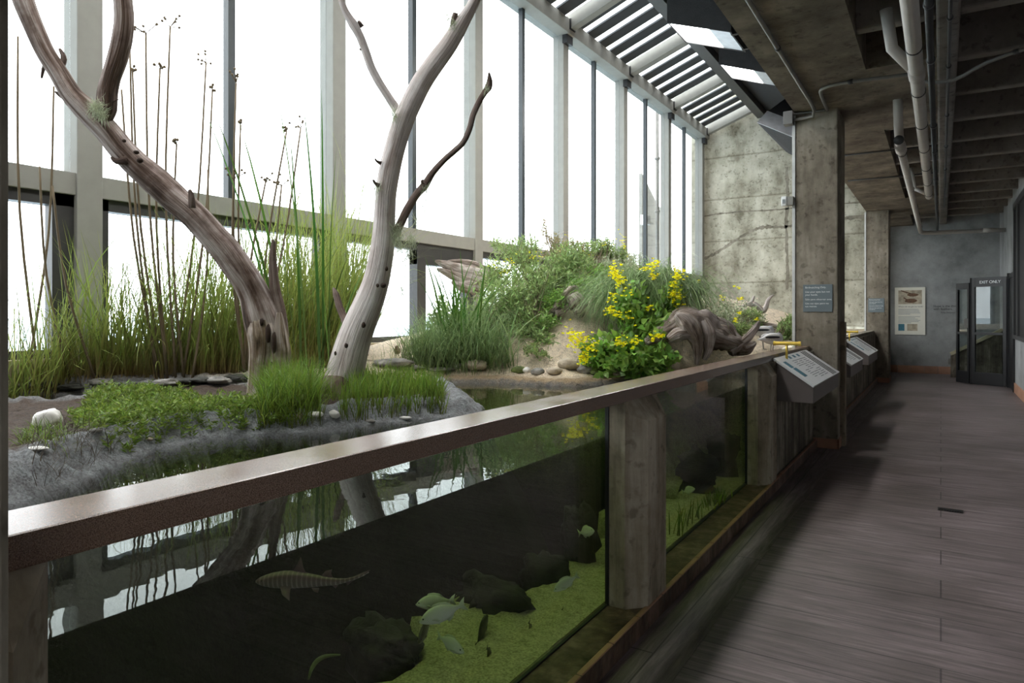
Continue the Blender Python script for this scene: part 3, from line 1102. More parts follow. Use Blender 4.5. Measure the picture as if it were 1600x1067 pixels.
# ================================================================ SIGNS
def sign(x0, x1, z0, z1, y, label, lines, size):
    r = thing('wall_sign', label, 'sign', ((x0 + x1) / 2, y, z0))
    MB().box((x0, y - 0.012, z0), (x1, y, z1)).build('plate', MT['sign'], r, bevel=0.002)
    z = z1 - size * 1.5
    for s_, dz in lines:
        text('lettering', s_, size, MT['letter'], r, (x0 + size * 0.8, y - 0.0135, z), (math.pi / 2, 0, 0))
        z -= size * dz
LN = [('Birdwatching Only.', 1.75), ('Use your eyes but not', 1.15), ('your hands.', 1.85), ('S\u00f3lo para observar aves.', 1.6), ('Use sus ojos pero no', 1.15), ('sus manos.', 1)]
sign(-1.335, -1.028, 1.535, 1.845, 8.399, 'blue grey birdwatching sign on the near column', LN, 0.0285)
sign(-1.38, -1.06, 1.56, 1.87, 17.199, 'small blue grey sign on the farther column', LN, 0.0285)

r = thing('wall_poster', 'cream framed poster with a bird picture on the grey end wall', 'poster', (-0.68, YE, 0.98))
MB().box((-1.02, YE - 0.03, 0.985), (-0.335, YE - 0.002, 2.215)).build('board', MT['poster'], r, bevel=0.004)
MB().box((-0.94, YE - 0.033, 1.78), (-0.41, YE - 0.0305, 2.14)).build('picture', MT['photo'], r)
b = MB()
b.ball((-0.66, YE - 0.034, 1.865), (0.14, 0.003, 0.055), 12, 6, 0.15, 2)
b.ball((-0.62, YE - 0.034, 2.02), (0.13, 0.003, 0.04), 12, 6, 0.2, 3)
b.bar((-0.88, YE - 0.034, 2.13), (-0.6, YE - 0.034, 2.03), 0.003, 0.03)
b.bar((-0.70, YE - 0.034, 1.86), (-0.82, YE - 0.034, 1.95), 0.003, 0.03)
b.build('bird_picture', MT['bird_print'], r)
text('heading', 'Where do we get our birds?', 0.048, MT['ink'], r, (-0.94, YE - 0.0315, 1.70), (math.pi / 2, 0, 0))
m = MB()
rg = random.Random(5)
for i in range(12):
    if i in (5,):
        continue
    z = 1.65 - i * 0.032
    m.box((-0.94, YE - 0.0318, z - 0.008), (-0.94 + rg.uniform(0.38, 0.5) - (0.2 if i in (4, 11) else 0), YE - 0.0302, z + 0.002))
m.build('small_print', MT['ink_grey'], r)
MB().box((-0.94, YE - 0.033, 1.09), (-0.80, YE - 0.0302, 1.265)).build('small_picture', MT['ink_blue'], r)
MB().box((-0.74, YE - 0.033, 1.09), (-0.51, YE - 0.0302, 1.265)).build('small_picture', MT['photo'], r)
r = thing('wall_quotation', 'short black quotation lettered on the grey end wall', 'wall lettering', (0.05, YE, 1.54))
text('lettering', 'Hope is the thing\nwith feathers,', 0.075, MT['ink'], r, (-0.16, YE - 0.003, 1.70), (math.pi / 2, 0, 0))
text('lettering', 'Emily Dickinson', 0.048, MT['ink'], r, (-0.0, YE - 0.003, 1.545), (math.pi / 2, 0, 0))
o = MB()
o.box((0.16, YE - 0.02, 0.25), (0.42, YE, 0.40))
for i in range(6):
    o.box((0.18, YE - 0.026, 0.265 + i * 0.022), (0.40, YE - 0.02, 0.275 + i * 0.022))
tag(o.build('wall_vent', MT['conduit']), 'small grey vent low on the end wall by the door', 'vent')

# exit door: two glazed leaves standing open at an angle ---------------------
def leaf(parent, p0, p1, z0, z1, st=0.07, mid=1.10, bot=0.26, top=0.2):
    p0, p1 = np.array(p0, float), np.array(p1, float)
    L_ = np.linalg.norm(p1 - p0)
    t = (p1 - p0) / L_
    m = MB()
    th_ = 0.05
    def seg(a, b, za, zb):
        A_, B_ = p0 + t * a, p0 + t * b
        m.bar((A_[0], A_[1], (za + zb) / 2), (B_[0], B_[1], (za + zb) / 2), th_, zb - za)
    seg(0, st, z0, z1)
    seg(L_ - st, L_, z0, z1)
    seg(st, L_ - st, z0, z0 + bot)
    seg(st, L_ - st, z1 - top, z1)
    seg(st, L_ - st, mid - 0.025, mid + 0.025)
    m.build('door_frame', MT['black'], parent, bevel=0.003)
    g = MB()
    A_, B_ = p0 + t * st, p0 + t * (L_ - st)
    g.bar((A_[0], A_[1], (z0 + z1) / 2), (B_[0], B_[1], (z0 + z1) / 2), 0.008, z1 - z0 - 0.1)
    g.build('door_glass', MT['door_glass'], parent)
d1 = sroot('door_1', (0.86, 17.65, 0))
leaf(d1, (0.575, 17.84), (1.165, 17.45), 0.01, 2.30)
ang = math.atan2(-0.39, 0.59)
text('sign_lettering', 'EXIT ONLY', 0.085, MT['letter'], d1, (0.575 + 0.834 * 0.17 - 0.551 * 0.032, 17.84 - 0.551 * 0.17 - 0.834 * 0.032, 2.17), (math.pi / 2, 0, ang))
MB().bar((0.56, 17.86, 0.005), (0.56, 17.86, 2.30), 0.05, 0.09, (0, 1, 0)).build('door_post', MT['black'], d1)
d2 = sroot('door_2', (0.42, 18.0, 0))
leaf(d2, (0.305, 18.20), (0.535, 17.90), 0.01, 2.20, st=0.05, top=0.14)
hb = MB().box((0.43, 17.90, 1.22), (0.55, 17.93, 1.42))
hb.build('door_handle', MT['conduit'], d2)
# dark jamb and dark window on the right wall
d3 = sroot('door_3', (1.2, 16.9, 0))
m = MB()
m.box((1.16, 17.36, 0), (1.219, 17.46, 2.36))
m.box((1.185, 16.36, 0), (1.219, 16.46, 2.34))
m.box((1.185, 16.36, 2.24), (1.219, 17.36, 2.34))
m.build('door_frame', MT['black'], d3)
MB().box((1.20, 16.46, 0.01), (1.2185, 17.36, 2.24)).build('door_leaf', MT['black'], d3)
w = sroot('window_20', (1.2, 15.6, 1.0))
m = MB()
m.box((1.16, 13.4, 1.05), (1.219, 16.2, 1.12))
m.box((1.17, 13.4, 3.5), (1.219, 16.2, 3.62))
m.box((1.17, 16.08, 1.05), (1.219, 16.2, 3.62))
m.box((1.17, 15.3, 1.05), (1.219, 15.4, 3.62))
m.build('window_frame', MT['dark_steel'], w)
MB().box((1.205, 13.4, 1.05), (1.2185, 16.2, 3.6)).build('dark_pane', MT['black'], w)
# sloping parapet of the stair behind the door
s = MB().add([(0.2, 19.5, 0), (1.215, 19.5, 0), (1.215, 19.62, 0), (0.2, 19.62, 0), (0.2, 19.5, 0.52), (1.215, 19.5, 1.12), (1.215, 19.62, 1.12), (0.2, 19.62, 0.52)],
             [(0, 3, 2, 1), (4, 5, 6, 7), (0, 1, 5, 4), (1, 2, 6, 5), (2, 3, 7, 6), (3, 0, 4, 7)])
struct(s.build('wall_stair', MT['conc_low']))
struct(MB().bar((0.2, 19.55, 0.56), (1.215, 19.55, 1.16), 0.2, 0.07).build('trim_6', MT['white_wood']))

# ================================================================ PIPES AND CONDUITS
def pipe(name, label, pts, rad, mat, rings=None, group=None, cat='pipe', branch=None, sub=1, ring_mat='dark_pipe'):
    r = thing(name, label, cat, np.mean(np.array(pts, float), axis=0), group)
    MB().tube(pts, rad, 14, sub=sub).build('run', mat, r, True)
    if rings:
        for (p, q, rr, wd) in rings:
            p, q = np.array(p, float), np.array(q, float)
            t = (q - p) / np.linalg.norm(q - p)
            MB().tube([p - t * wd, p + t * wd], rr, 16).build('clamp', MT[ring_mat], r, True)
    if branch:
        branch(r)
    return r
px1 = -0.165
rings = [((px1, y, 3.44), (px1, y + 1, 3.44), 0.057, 0.008) for y in (5.75, 6.9, 8.1, 9.3, 10.5, 11.7, 12.8)]
def br1(r):
    MB().tube([(px1, 6.35, 3.44), (px1 - 0.16, 6.15, 3.60), (px1 - 0.2, 6.1, 3.9)], 0.045, 12).build('branch', MT['pipe'], r, True)
    MB().tube([(px1, 6.28, 3.44), (px1, 6.48, 3.44)], 0.060, 16).build('collar', MT['pipe'], r, True)
    MB().tube([(px1, 12.9, 3.44), (px1 - 0.2, 12.9, 3.56), (px1 - 0.25, 12.9, 3.9)], 0.035, 12).build('branch', MT['pipe'], r, True)
pipe('drain_pipe', 'long pale drain pipe running along the coffered ceiling, nearer one', [(px1, YB + 0.1, 3.44), (px1, 13.1, 3.44)], 0.052, MT['pipe'], rings, branch=br1)
px2 = -0.395
rings = [((px2, y, 3.44), (px2, y + 1, 3.44), 0.052, 0.008) for y in (8.7, 9.4, 12.2, 14.2, 15.3, 16.6, 17.6)]
def br2(r):
    MB().tube([(px2, 8.95, 3.44), (px2, 9.25, 3.44)], 0.060, 16).build('collar', MT['pipe'], r, True)
    MB().tube([(px2, 8.9, 3.44), (px2 - 0.0, 8.6, 3.6), (px2, 8.45, 3.84)], 0.046, 12).build('branch', MT['pipe'], r, True)
    MB().tube([(0.8, 18.5, 3.39), (1.0, 18.5, 3.38)], 0.052, 16).build('collar', MT['pipe'], r, True)
pipe('drain_pipe', 'farther pale drain pipe that turns right before the end wall', [(px2, 8.9, 3.44), (px2, 18.4, 3.42), (px2 + 0.03, 18.5, 3.41), (px2 + 0.1, 18.52, 3.40), (1.21, 18.5, 3.37)], 0.046, MT['pipe'], rings, branch=br2)
pipe('ceiling_conduit', 'dark pipe running along the ceiling just right of the near drain pipe', [(-0.07, YB + 0.1, 3.60), (-0.07, 19.0, 3.60), (-0.07, 19.1, 3.5)], 0.026, MT['dark_pipe'],
     [((-0.07, y, 3.6), (-0.07, y + 1, 3.6), 0.034, 0.02) for y in (5.4, 6.6, 8.9, 10.3, 12.4)])
pipe('ceiling_conduit', 'thin dark conduit under the middle ceiling beam', [(0.06, YB + 0.1, 3.77), (0.06, 17.0, 3.77)], 0.014, MT['dark_pipe'],
     [((0.06, y, 3.77), (0.06, y + 1, 3.77), 0.022, 0.02) for y in (5.4, 6.2, 7.4, 9.2, 10.9, 12.6)])
pipe('ceiling_conduit', 'grey conduit crossing the ribs at the upper right', [(-0.15, 7.5, 3.70), (0.1, 7.48, 3.66), (0.5, 7.3, 3.76), (1.6, 7.1, 3.84), (3.1, 7.0, 3.84)], 0.017, MT['conduit'], [((0.55, 7.29, 3.765), (0.9, 7.2, 3.8), 0.024, 0.02)], sub=4)
pipe('ceiling_conduit', 'grey conduit crossing the beam soffit to the top of the sign column', [(-0.15, 7.5, 3.78), (-0.75, 7.45, 3.79), (-0.98, 7.5, 3.79), (-1.05, 7.65, 3.79), (-1.07, 8.2, 3.79), (-1.08, 8.38, 3.80)], 0.017, MT['conduit'], [((-0.75, 7.45, 3.79), (-0.98, 7.5, 3.79), 0.024, 0.02)], sub=4)
pipe('ceiling_conduit', 'grey conduit running along the beam soffit toward the sign column', [(-1.19, YB + 0.1, 3.795), (-1.19, 8.0, 3.795), (-1.19, 8.2, 3.78), (-1.22, 8.33, 3.74), (-1.42, 8.36, 3.735)], 0.018, MT['conduit'], [((-1.19, 6.2, 3.795), (-1.19, 7, 3.795), 0.025, 0.02)])
MT['jbox'] = plain('dull_zinc', (0.12, 0.12, 0.115), rough=0.6)
o = MB().box((-1.53, 8.28, 3.68), (-1.43, 8.40, 3.83))
o.tube([(-1.48, 8.34, 3.80), (-1.1, 8.37, 3.80)], 0.014, 8)
tag(o.build('junction_box', MT['jbox'], bevel=0.004), 'small grey junction box at the top left corner of the sign column', 'electrical box')
for k, y in enumerate((10.9, 13.0)):
    pipe('ceiling_conduit', ['thin conduit crossing the soffit just past the sign column', 'thin conduit crossing the soffit midway to the farther column'][k], [(-1.35, y, 3.80), (-0.1, y, 3.80)], 0.012, MT['dark_pipe'])
# camera / sensor on the column edge
r = thing('wall_sensor', 'small white sensor box fixed to the left edge of the sign column', 'sensor', (-1.47, 8.36, 2.75))
MB().box((-1.50, 8.33, 2.76), (-1.43, 8.42, 2.86)).build('bracket', MT['conduit'], r, bevel=0.004)
hs_ = MB().box((-1.56, 8.32, 2.755), (-1.50, 8.42, 2.865)).build('housing', MT['console_face'], r, bevel=0.008)
MB().box((-1.545, 8.313, 2.78), (-1.515, 8.32, 2.83)).build('lens_window', MT['ink_grey'], hs_)
# floor drain
o = MB().box((-0.02, 6.18, 0.0), (0.145, 6.27, 0.004))
for i in range(9):
    o.box((-0.012 + i * 0.017, 6.187, 0.004), (-0.004 + i * 0.017, 6.263, 0.007))
tag(o.build('floor_drain', MT['black']), 'small black drain grate set in the corridor floor', 'drain')

# outside the far windows
o = MB().tube([(-6.8, 18.57, 1.0), (-6.8, 18.57, 7.6)], 0.05, 10)
for z in (2.8, 4.4, 5.9):
    o.tube([(-6.8, 18.57, z), (-6.8, 18.57, z + 0.06)], 0.075, 10)
tag(o.build('downpipe', MT['conduit'], None, True), 'grey downpipe outside the far window panes', 'pipe')
r = thing('outdoor_floodlight', 'pale boxy floodlight outside the far windows', 'lamp', (-6.95, 18.0, 4.0))
MB().box((-7.05, 17.9, 4.0), (-6.85, 18.15, 4.27)).build('housing', MT['console_face'], r, bevel=0.01)
MB().bar((-6.95, 18.1, 4.1), (-6.95, 18.6, 4.1), 0.04, 0.04).build('bracket', MT['conduit'], r)
tag(MB().prism([(19.2, 1.0), (21.5, 1.0), (21.5, 4.9), (20.6, 4.9), (19.2, 5.7)], 'x', -7.6, -7.5).build('exterior_screen', MT['steel']), 'grey sloped metal screen outside the last window', 'screen')

# ================================================================ THE GROUND AND THE POND
WL = 0.90
def planpoly(pts, z=WL):
    return np.array([PZ(px, py, z)[:2] for px, py in pts])
main = [(1.5, YB), (-2.5, YB), (-2.35, -1.0), (-2.3, 0.3)]
front = [(-10, 800), (60, 775), (120, 752), (180, 725), (250, 700), (330, 683), (420, 677), (500, 673), (560, 664), (640, 656), (700, 651), (745, 647), (757, 640), (745, 628), (722, 616), (700, 606), (697, 599), (775, 599), (840, 603), (900, 605), (969, 600), (1040, 592), (1110, 584)]
POLY1 = np.vstack([np.array(main), planpoly(front), np.array([(-1.55, 6.9), (1.5, 7.2)])])
POLY2 = planpoly([(-140, 645), (17, 643), (110, 643), (150, 631), (235, 622), (390, 619), (400, 613), (240, 611), (110, 617), (17, 619), (-140, 622)])

def sdf(poly, X, Y):
    """signed distance, negative inside"""
    d = np.full(X.shape, 1e9)
    ins = np.zeros(X.shape, bool)
    n = len(poly)
    for i in range(n):
        a, b = poly[i], poly[(i + 1) % n]
        e = b - a
        wx, wy = X - a[0], Y - a[1]
        t = np.clip((wx * e[0] + wy * e[1]) / (e @ e + 1e-12), 0, 1)
        d = np.minimum(d, (wx - e[0] * t) ** 2 + (wy - e[1] * t) ** 2)
        c1 = (a[1] <= Y) & (b[1] > Y) & (e[0] * wy - e[1] * wx < 0)
        c2 = (a[1] > Y) & (b[1] <= Y) & (e[0] * wy - e[1] * wx > 0)
        ins ^= (c1 | c2)
    # orientation-free parity
    ins = np.zeros(X.shape, bool)
    for i in range(n):
        a, b = poly[i], poly[(i + 1) % n]
        cond = (a[1] > Y) != (b[1] > Y)
        with np.errstate(divide='ignore', invalid='ignore'):
            xi = (b[0] - a[0]) * (Y - a[1]) / (b[1] - a[1] + 1e-15) + a[0]
        ins ^= cond & (X < xi)
    d = np.sqrt(d)
    return np.where(ins, -d, d)

RS = np.random.RandomState(3)
def fbm(X, Y, f, seed=0):
    """cheap smooth noise from summed sines"""
    r = np.random.RandomState(seed)
    o = np.zeros(np.shape(X))
    for k in range(9):
        a = r.uniform(0, 2 * math.pi)
        ff = f * r.uniform(0.6, 2.6)
        o = o + np.sin((X * math.cos(a) + Y * math.sin(a)) * ff + r.uniform(0, 6)) / (1 + 0.25 * k)
    return o / 3.2

def smoothstep(a, b, x):
    t = np.clip((x - a) / (b - a), 0, 1)
    return t * t * (3 - 2 * t)

def ground(X, Y):
    X, Y = np.asarray(X, float), np.asarray(Y, float)
    d1, d2 = sdf(POLY1, X, Y), sdf(POLY2, X, Y)
    d = np.minimum(d1, d2) + 0.018 * fbm(X, Y, 26, 1)
    base = 1.0 + 0.13 * smoothstep(5.6, 7.2, Y) + 0.03 * fbm(X, Y, 3, 2)
    base = base + 0.10 * smoothstep(-5.1, -5.7, X) * smoothstep(4.0, 6.0, Y)
    m = 1.12 * np.exp(-(((X + 3.75) / 1.15) ** 2 + ((Y - 7.75) / 1.75) ** 2))
    m = m + 0.62 * np.exp(-(((X + 3.2) / 1.2) ** 2 + ((Y - 11.4) / 2.4) ** 2))
    m = m + 0.22 * np.exp(-(((X + 2.0) / 0.7) ** 2 + ((Y - 10.2) / 1.6) ** 2))
    base = base + m * smoothstep(0.0, 0.9, d)
    far = smoothstep(4.3, 4.6, Y)
    lump = smoothstep(0.0, 0.05, d) * smoothstep(0.32, 0.2, d) * (1 - far)
    land = WL + (base - WL) * smoothstep(-0.02, 0.17 - 0.10 * far, d) + 0.02 * smoothstep(0.03, 0.12, d) * (1 - smoothstep(0.16, 0.3, d)) * (1 - far)
    lf = WL + 0.045 * smoothstep(-0.01, 0.05, d) + (base - WL - 0.045) * smoothstep(0.08, 0.7, d)
    land = land * (1 - far) + lf * far
    land = land + lump * (0.016 * fbm(X, Y, 30, 21) + 0.010 * fbm(X, Y, 70, 22)) + 0.012 * far * smoothstep(0.0, 0.05, d) * smoothstep(0.2, 0.1, d) * fbm(X, Y, 34, 23)
    deep = 1.5 * smoothstep(0, 0.9, -d1) + 0.25 * smoothstep(0, 0.1, -d)
    wat = WL - deep
    wat = np.where(d2 < 0, np.maximum(wat, WL - 0.25), wat)
    shelf = 0.085 + 0.006 * fbm(X, Y, 12, 7)
    edge = -1.90 + 0.26 * fbm(X, Y, 5, 5) + 0.16 * fbm(X, Y, 17, 6) + 0.15 * smoothstep(2.0, 4.5, Y) * 0
    on = smoothstep(edge - 0.10, edge, X) * smoothstep(1.65, 1.95, Y + 0.12 * fbm(X, Y, 8, 8))
    wat = np.where(wat < shelf, wat * (1 - on) + shelf * on, wat)
    h = np.where(d > 0, land, np.minimum(wat, WL - 0.004))
    rough = np.where(h > WL, 0.010, 0.0) * fbm(X, Y, 42, 4) + np.where(h > WL, 0.005, 0.0) * fbm(X, Y, 95, 9)
    return h + rough * smoothstep(-0.02, 0.05, d), d, on

def gz(x, y):
    return float(ground(np.array([x]), np.array([y]))[0][0])

def G(px, py, z0=1.0):
    """ground point under a picture point (walks along the ray)"""
    dd = np.arange(1.5, 13, 0.02)
    R_ = np.array([P(px, py, q) for q in dd])
    h = ground(R_[:, 0], R_[:, 1])[0]
    k = np.where((R_[:, 2] <= h) | (R_[:, 2] <= WL))[0]
    k = k[0] if len(k) else len(dd) // 2
    return np.array((R_[k, 0], R_[k, 1], h[k]))

xs = np.arange(-5.83, -1.41, 0.028)
xs = np.append(xs, -1.402)
ys = np.concatenate([np.arange(YB + 0.02, 0.2, 0.07), np.arange(0.2, 7.6, 0.028), np.arange(7.6, 12, 0.06), np.arange(12, 20.08, 0.2)])
GX, GY = np.meshgrid(xs, ys, indexing='ij')
GH, GD, GON = ground(GX, GY)
GH = np.where((GX > -1.425) & (GY > 6.15), GH, GH)
nx, ny = GX.shape
V = np.stack([GX.ravel(), GY.ravel(), GH.ravel()], 1)
I = np.arange(nx * ny).reshape(nx, ny)
Fq = np.stack([I[:-1, :-1].ravel(), I[1:, :-1].ravel(), I[1:, 1:].ravel(), I[:-1, 1:].ravel()], 1)
Z = GH.ravel()
D = GD.ravel()
sand = np.array((0.74, 0.63, 0.48))
wet = np.array((0.34, 0.25, 0.15))
soil = np.array((0.085, 0.058, 0.042))
gun = np.array((0.40, 0.43, 0.45))
dark = np.array((0.020, 0.022, 0.012))
shelfc = np.array((0.74, 0.70, 0.40))
Xr, Yr = V[:, 0], V[:, 1]
sandy = smoothstep(4.25, 4.6, Yr + 0.12 * fbm(Xr, Yr, 5, 11)) 
sandy = np.maximum(sandy, smoothstep(3.25, 3.5, Yr) * smoothstep(-3.35, -3.6, Xr))
colr = soil[None] * (1 - sandy[:, None]) + sand[None] * sandy[:, None]
wetm = smoothstep(0.32, 0.12, D) * sandy
colr = colr * (1 - wetm[:, None]) + wet[None] * wetm[:, None]
gm = smoothstep(0.26, 0.19, D + 0.03 * fbm(Xr, Yr, 18, 12))
gm = gm * np.where((Xr < -3.9) & (Yr < 4.2), 0.6, 1)
gm = gm * (1 - smoothstep(4.2, 4.5, Yr) * smoothstep(0.02, 0.05, D))
gm = gm * (0.75 + 0.25 * fbm(Xr, Yr, 60, 14))
gm = np.clip(gm, 0, 1)
gunc = gun[None] * (1 - 0.68 * smoothstep(4.2, 4.5, Yr))[:, None]
colr = colr * (1 - gm[:, None]) + gunc * gm[:, None]
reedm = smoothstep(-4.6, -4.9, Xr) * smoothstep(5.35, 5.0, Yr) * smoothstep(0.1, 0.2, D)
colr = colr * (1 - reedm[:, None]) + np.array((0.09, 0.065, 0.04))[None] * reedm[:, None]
u_ = smoothstep(WL - 0.005, WL - 0.06, Z)
uc = dark[None] * (1 - GON.ravel()[:, None]) + shelfc[None] * GON.ravel()[:, None]
shal = (smoothstep(0.45, 0.05, -D) * smoothstep(3.8, 4.6, Yr))[:, None]
uc = uc * (1 - shal * 0.8) + np.array((0.22, 0.26, 0.08))[None] * shal * 0.8
colr = colr * (1 - u_[:, None]) + uc * u_[:, None]
gnd = link('pond_ground', V, Fq, MT['ground'], None, True)
a = gnd.data.attributes.new('zone', 'FLOAT_COLOR', 'POINT')
c4 = np.ones((len(V), 4), np.float32)
c4[:, :3] = np.clip(colr, 0, 1)
a.data.foreach_set('color', c4.ravel())
gnd.name = 'ground'
gnd['kind'] = 'structure'
# tank side under the glass line
struct(MB().box((-1.46, YB, -0.9), (-1.405, 7.4, 0.05)).build('wall_tank', MT['rock_dark']))
# water: a closed body, its faces all water
wb = MB().box((-5.83, YB + 0.03, -1.0), (-1.401, 7.35, WL))
wo = wb.build('pond_water', MT['water'])
wo.data.materials.append(MT['water_side'])
for p in wo.data.polygons:
    p.material_index = 0 if p.normal.z > 0.5 else 1
tag(wo, 'still green pond water behind the tank glass', 'water', kind='stuff')

# ================================================================ LIVING THINGS: generators
def blades(rs, base, az, L, w, t0, bend, seg=5, tint_base=0.0, power=1.4, twist=0.6):
    """curved tapering grass blades; all arrays of n; returns V, F, tint"""
    n = len(base)
    s = np.linspace(0, 1, seg + 1)
    smid = (s[:-1] + s[1:]) / 2
    ang = t0[:, None] + bend[:, None] * smid[None] ** power
    st = L[:, None] / seg
    hx = np.concatenate([np.zeros((n, 1)), np.cumsum(np.sin(ang) * st, 1)], 1)
    hz = np.concatenate([np.zeros((n, 1)), np.cumsum(np.cos(ang) * st, 1)], 1)
    cx, cy = np.cos(az)[:, None], np.sin(az)[:, None]
    x = base[:, 0:1] + hx * cx
    y = base[:, 1:2] + hx * cy
    z = base[:, 2:3] + hz
    wa = az + math.pi / 2 + rs.uniform(-twist, twist, n) * 2
    prof = np.minimum(1, 0.55 + 1.6 * s) * np.clip(1 - s, 0, 1) ** 0.55
    wid = w[:, None] * prof[None] / 2
    dx, dy = np.cos(wa)[:, None] * wid, np.sin(wa)[:, None] * wid
    V = np.empty((n, seg + 1, 2, 3))
    V[:, :, 0, 0], V[:, :, 0, 1], V[:, :, 0, 2] = x - dx, y - dy, z
    V[:, :, 1, 0], V[:, :, 1, 1], V[:, :, 1, 2] = x + dx, y + dy, z
    idx = np.arange(n * (seg + 1) * 2).reshape(n, seg + 1, 2)
    F = np.stack([idx[:, :-1, 0], idx[:, :-1, 1], idx[:, 1:, 1], idx[:, 1:, 0]], -1).reshape(-1, 4)
    T = np.empty((n, seg + 1, 2, 3))
    T[..., 0] = np.clip(tint_base + s * 2.2, 0, 1)[None, :, None] * rs.uniform(0.75, 1, n)[:, None, None]
    T[..., 1] = rs.uniform(0, 1, n)[:, None, None]
    T[..., 2] = rs.uniform(0, 1, n)[:, None, None]
    return V.reshape(-1, 3), F, T.reshape(-1, 3)


def leaves(rs, pos, dirs, L, w, fold=0.25):
    """lens-shaped leaves, two quads each"""
    n = len(pos)
    dirs = dirs / (np.linalg.norm(dirs, axis=1)[:, None] + 1e-9)
    r = rs.normal(size=(n, 3))
    side = np.cross(dirs, r)
    side /= np.linalg.norm(side, axis=1)[:, None] + 1e-9
    nor = np.cross(side, dirs)
    Lc, wc = L[:, None], w[:, None]
    p0 = pos
    p1 = pos + dirs * Lc * 0.45
    p2 = pos + dirs * Lc + nor * Lc * -0.12
    a = p1 + side * wc / 2 + nor * wc * fold
    b = p1 - side * wc / 2 + nor * wc * fold
    V = np.stack([p0, a, p2, b, p1], 1)
    idx = np.arange(n * 5).reshape(n, 5)
    F = np.concatenate([np.stack([idx[:, 0], idx[:, 1], idx[:, 2], idx[:, 4]], -1), np.stack([idx[:, 0], idx[:, 4], idx[:, 2], idx[:, 3]], -1)])
    T = np.empty((n, 5, 3))
    T[..., 0] = rs.uniform(0.2, 1, n)[:, None]
    T[..., 1] = rs.uniform(0, 1, n)[:, None]
    T[..., 2] = rs.uniform(0, 1, n)[:, None]
    return V.reshape(-1, 3), F, T.reshape(-1, 3)


def cat3(parts):
    Vs, Fs, Ts, n = [], [], [], 0
    for V, F, T in parts:
        Vs.append(V)
        Fs.append(F + n)
        Ts.append(T)
        n += len(V)
    return np.vstack(Vs), np.vstack(Fs), np.vstack(Ts)


def in_poly_points(rs, poly, n):
    lo, hi = poly.min(0), poly.max(0)
    out = []
    while len(out) < n:
        q = rs.uniform(lo, hi, (n * 2, 2))
        k = sdf(poly, q[:, 0], q[:, 1]) < 0
        out += list(q[k])
    return np.array(out[:n])


def on_ground(q, lift=-0.01):
    h = ground(q[:, 0], q[:, 1])[0]
    return np.column_stack([q, h + lift])

# ---- reeds by the windows
rs = np.random.RandomState(11)
poly_reed = np.array([(-5.82, 1.2), (-5.60, 1.2), (-5.58, 2.6), (-5.35, 3.1), (-5.0, 3.55), (-4.75, 3.95), (-4.72, 4.5), (-5.0, 5.0), (-5.3, 5.5), (-5.82, 5.7)])
def reed_stand(name, label, y0, y1, n, group=None):
    q = in_poly_points(rs, poly_reed, n * 4)
    q = q[(q[:, 1] >= y0) & (q[:, 1] < y1)][:n]
    b = on_ground(q)
    hh = 0.88 + 0.27 * np.clip(b[:, 1] - 2.3, 0, 3)
    m = len(b)
    L = hh * (0.34 + 0.93 * rs.uniform(0, 1, m) ** 2.2) * np.where(rs.uniform(size=m) < 0.05, 1.3, 1)
    W_ = rs.uniform(0.008, 0.016, m)
    A_ = rs.uniform(0, 2 * math.pi, m)
    A_ = np.where(np.cos(A_) < -0.2, A_ + math.pi, A_)
    Vv, Ff, Tt = blades(rs, b, A_, L, W_, rs.uniform(0, 0.33, m), rs.exponential(0.62, m).clip(0, 2.6), 6)
    o = link(name, Vv, Ff, MT['reed'], None, True, tint=Tt)
    return tag(o, label, 'reeds', kind='stuff')
reed_stand('sedge_reeds', 'dense green sedge growing under the windows, left of the leaning snag', 1.2, 3.95, 2500)
reed_stand('sedge_reeds', 'tall thick sedge between the two bare snags by the windows', 3.95, 5.8, 2900)

# a few broad dark bulrush blades standing above the sedge
def bulrush(label, pts, wd=0.02):
    Vv = []
    parts = []
    for (bx, by, tx, ty) in pts:
        b = G(bx, by)
        X_ = b[0]
        t = PX(tx, ty, X_ + 0.15)
        d = t - b
        hl = math.hypot(d[0], d[1])
        L = np.linalg.norm(d)
        an = math.atan2(hl, d[2])
        parts.append(blades(rs, b[None], np.array([math.atan2(d[1], d[0])]), np.array([L * 1.02]), np.array([wd]), np.array([an - 0.12]), np.array([0.25]), 7))
    o = link('bulrush', *cat3(parts)[:2], MT['reed_dark'], None, True, tint=cat3(parts)[2])
    return tag(o, label, 'bulrush')
bulrush('dark bulrush with long blades reaching up before the second window post, between the snags', [(480, 585, 425, 125), (500, 585, 470, 155), (505, 585, 502, 140), (515, 585, 528, 235), (470, 585, 450, 200), (455, 585, 370, 195), (520, 585, 570, 400), (525, 588, 560, 440), (510, 590, 575, 415), (500, 585, 545, 405), (465, 585, 400, 215), (450, 585, 325, 165), (448, 585, 310, 165)], 0.03)
bulrush('arching green bulrush blades just left of the pale leaning snag', [(520, 588, 575, 430), (528, 588, 580, 455), (515, 588, 500, 420), (530, 588, 590, 470), (500, 585, 480, 400), (535, 590, 600, 480)], 0.02)

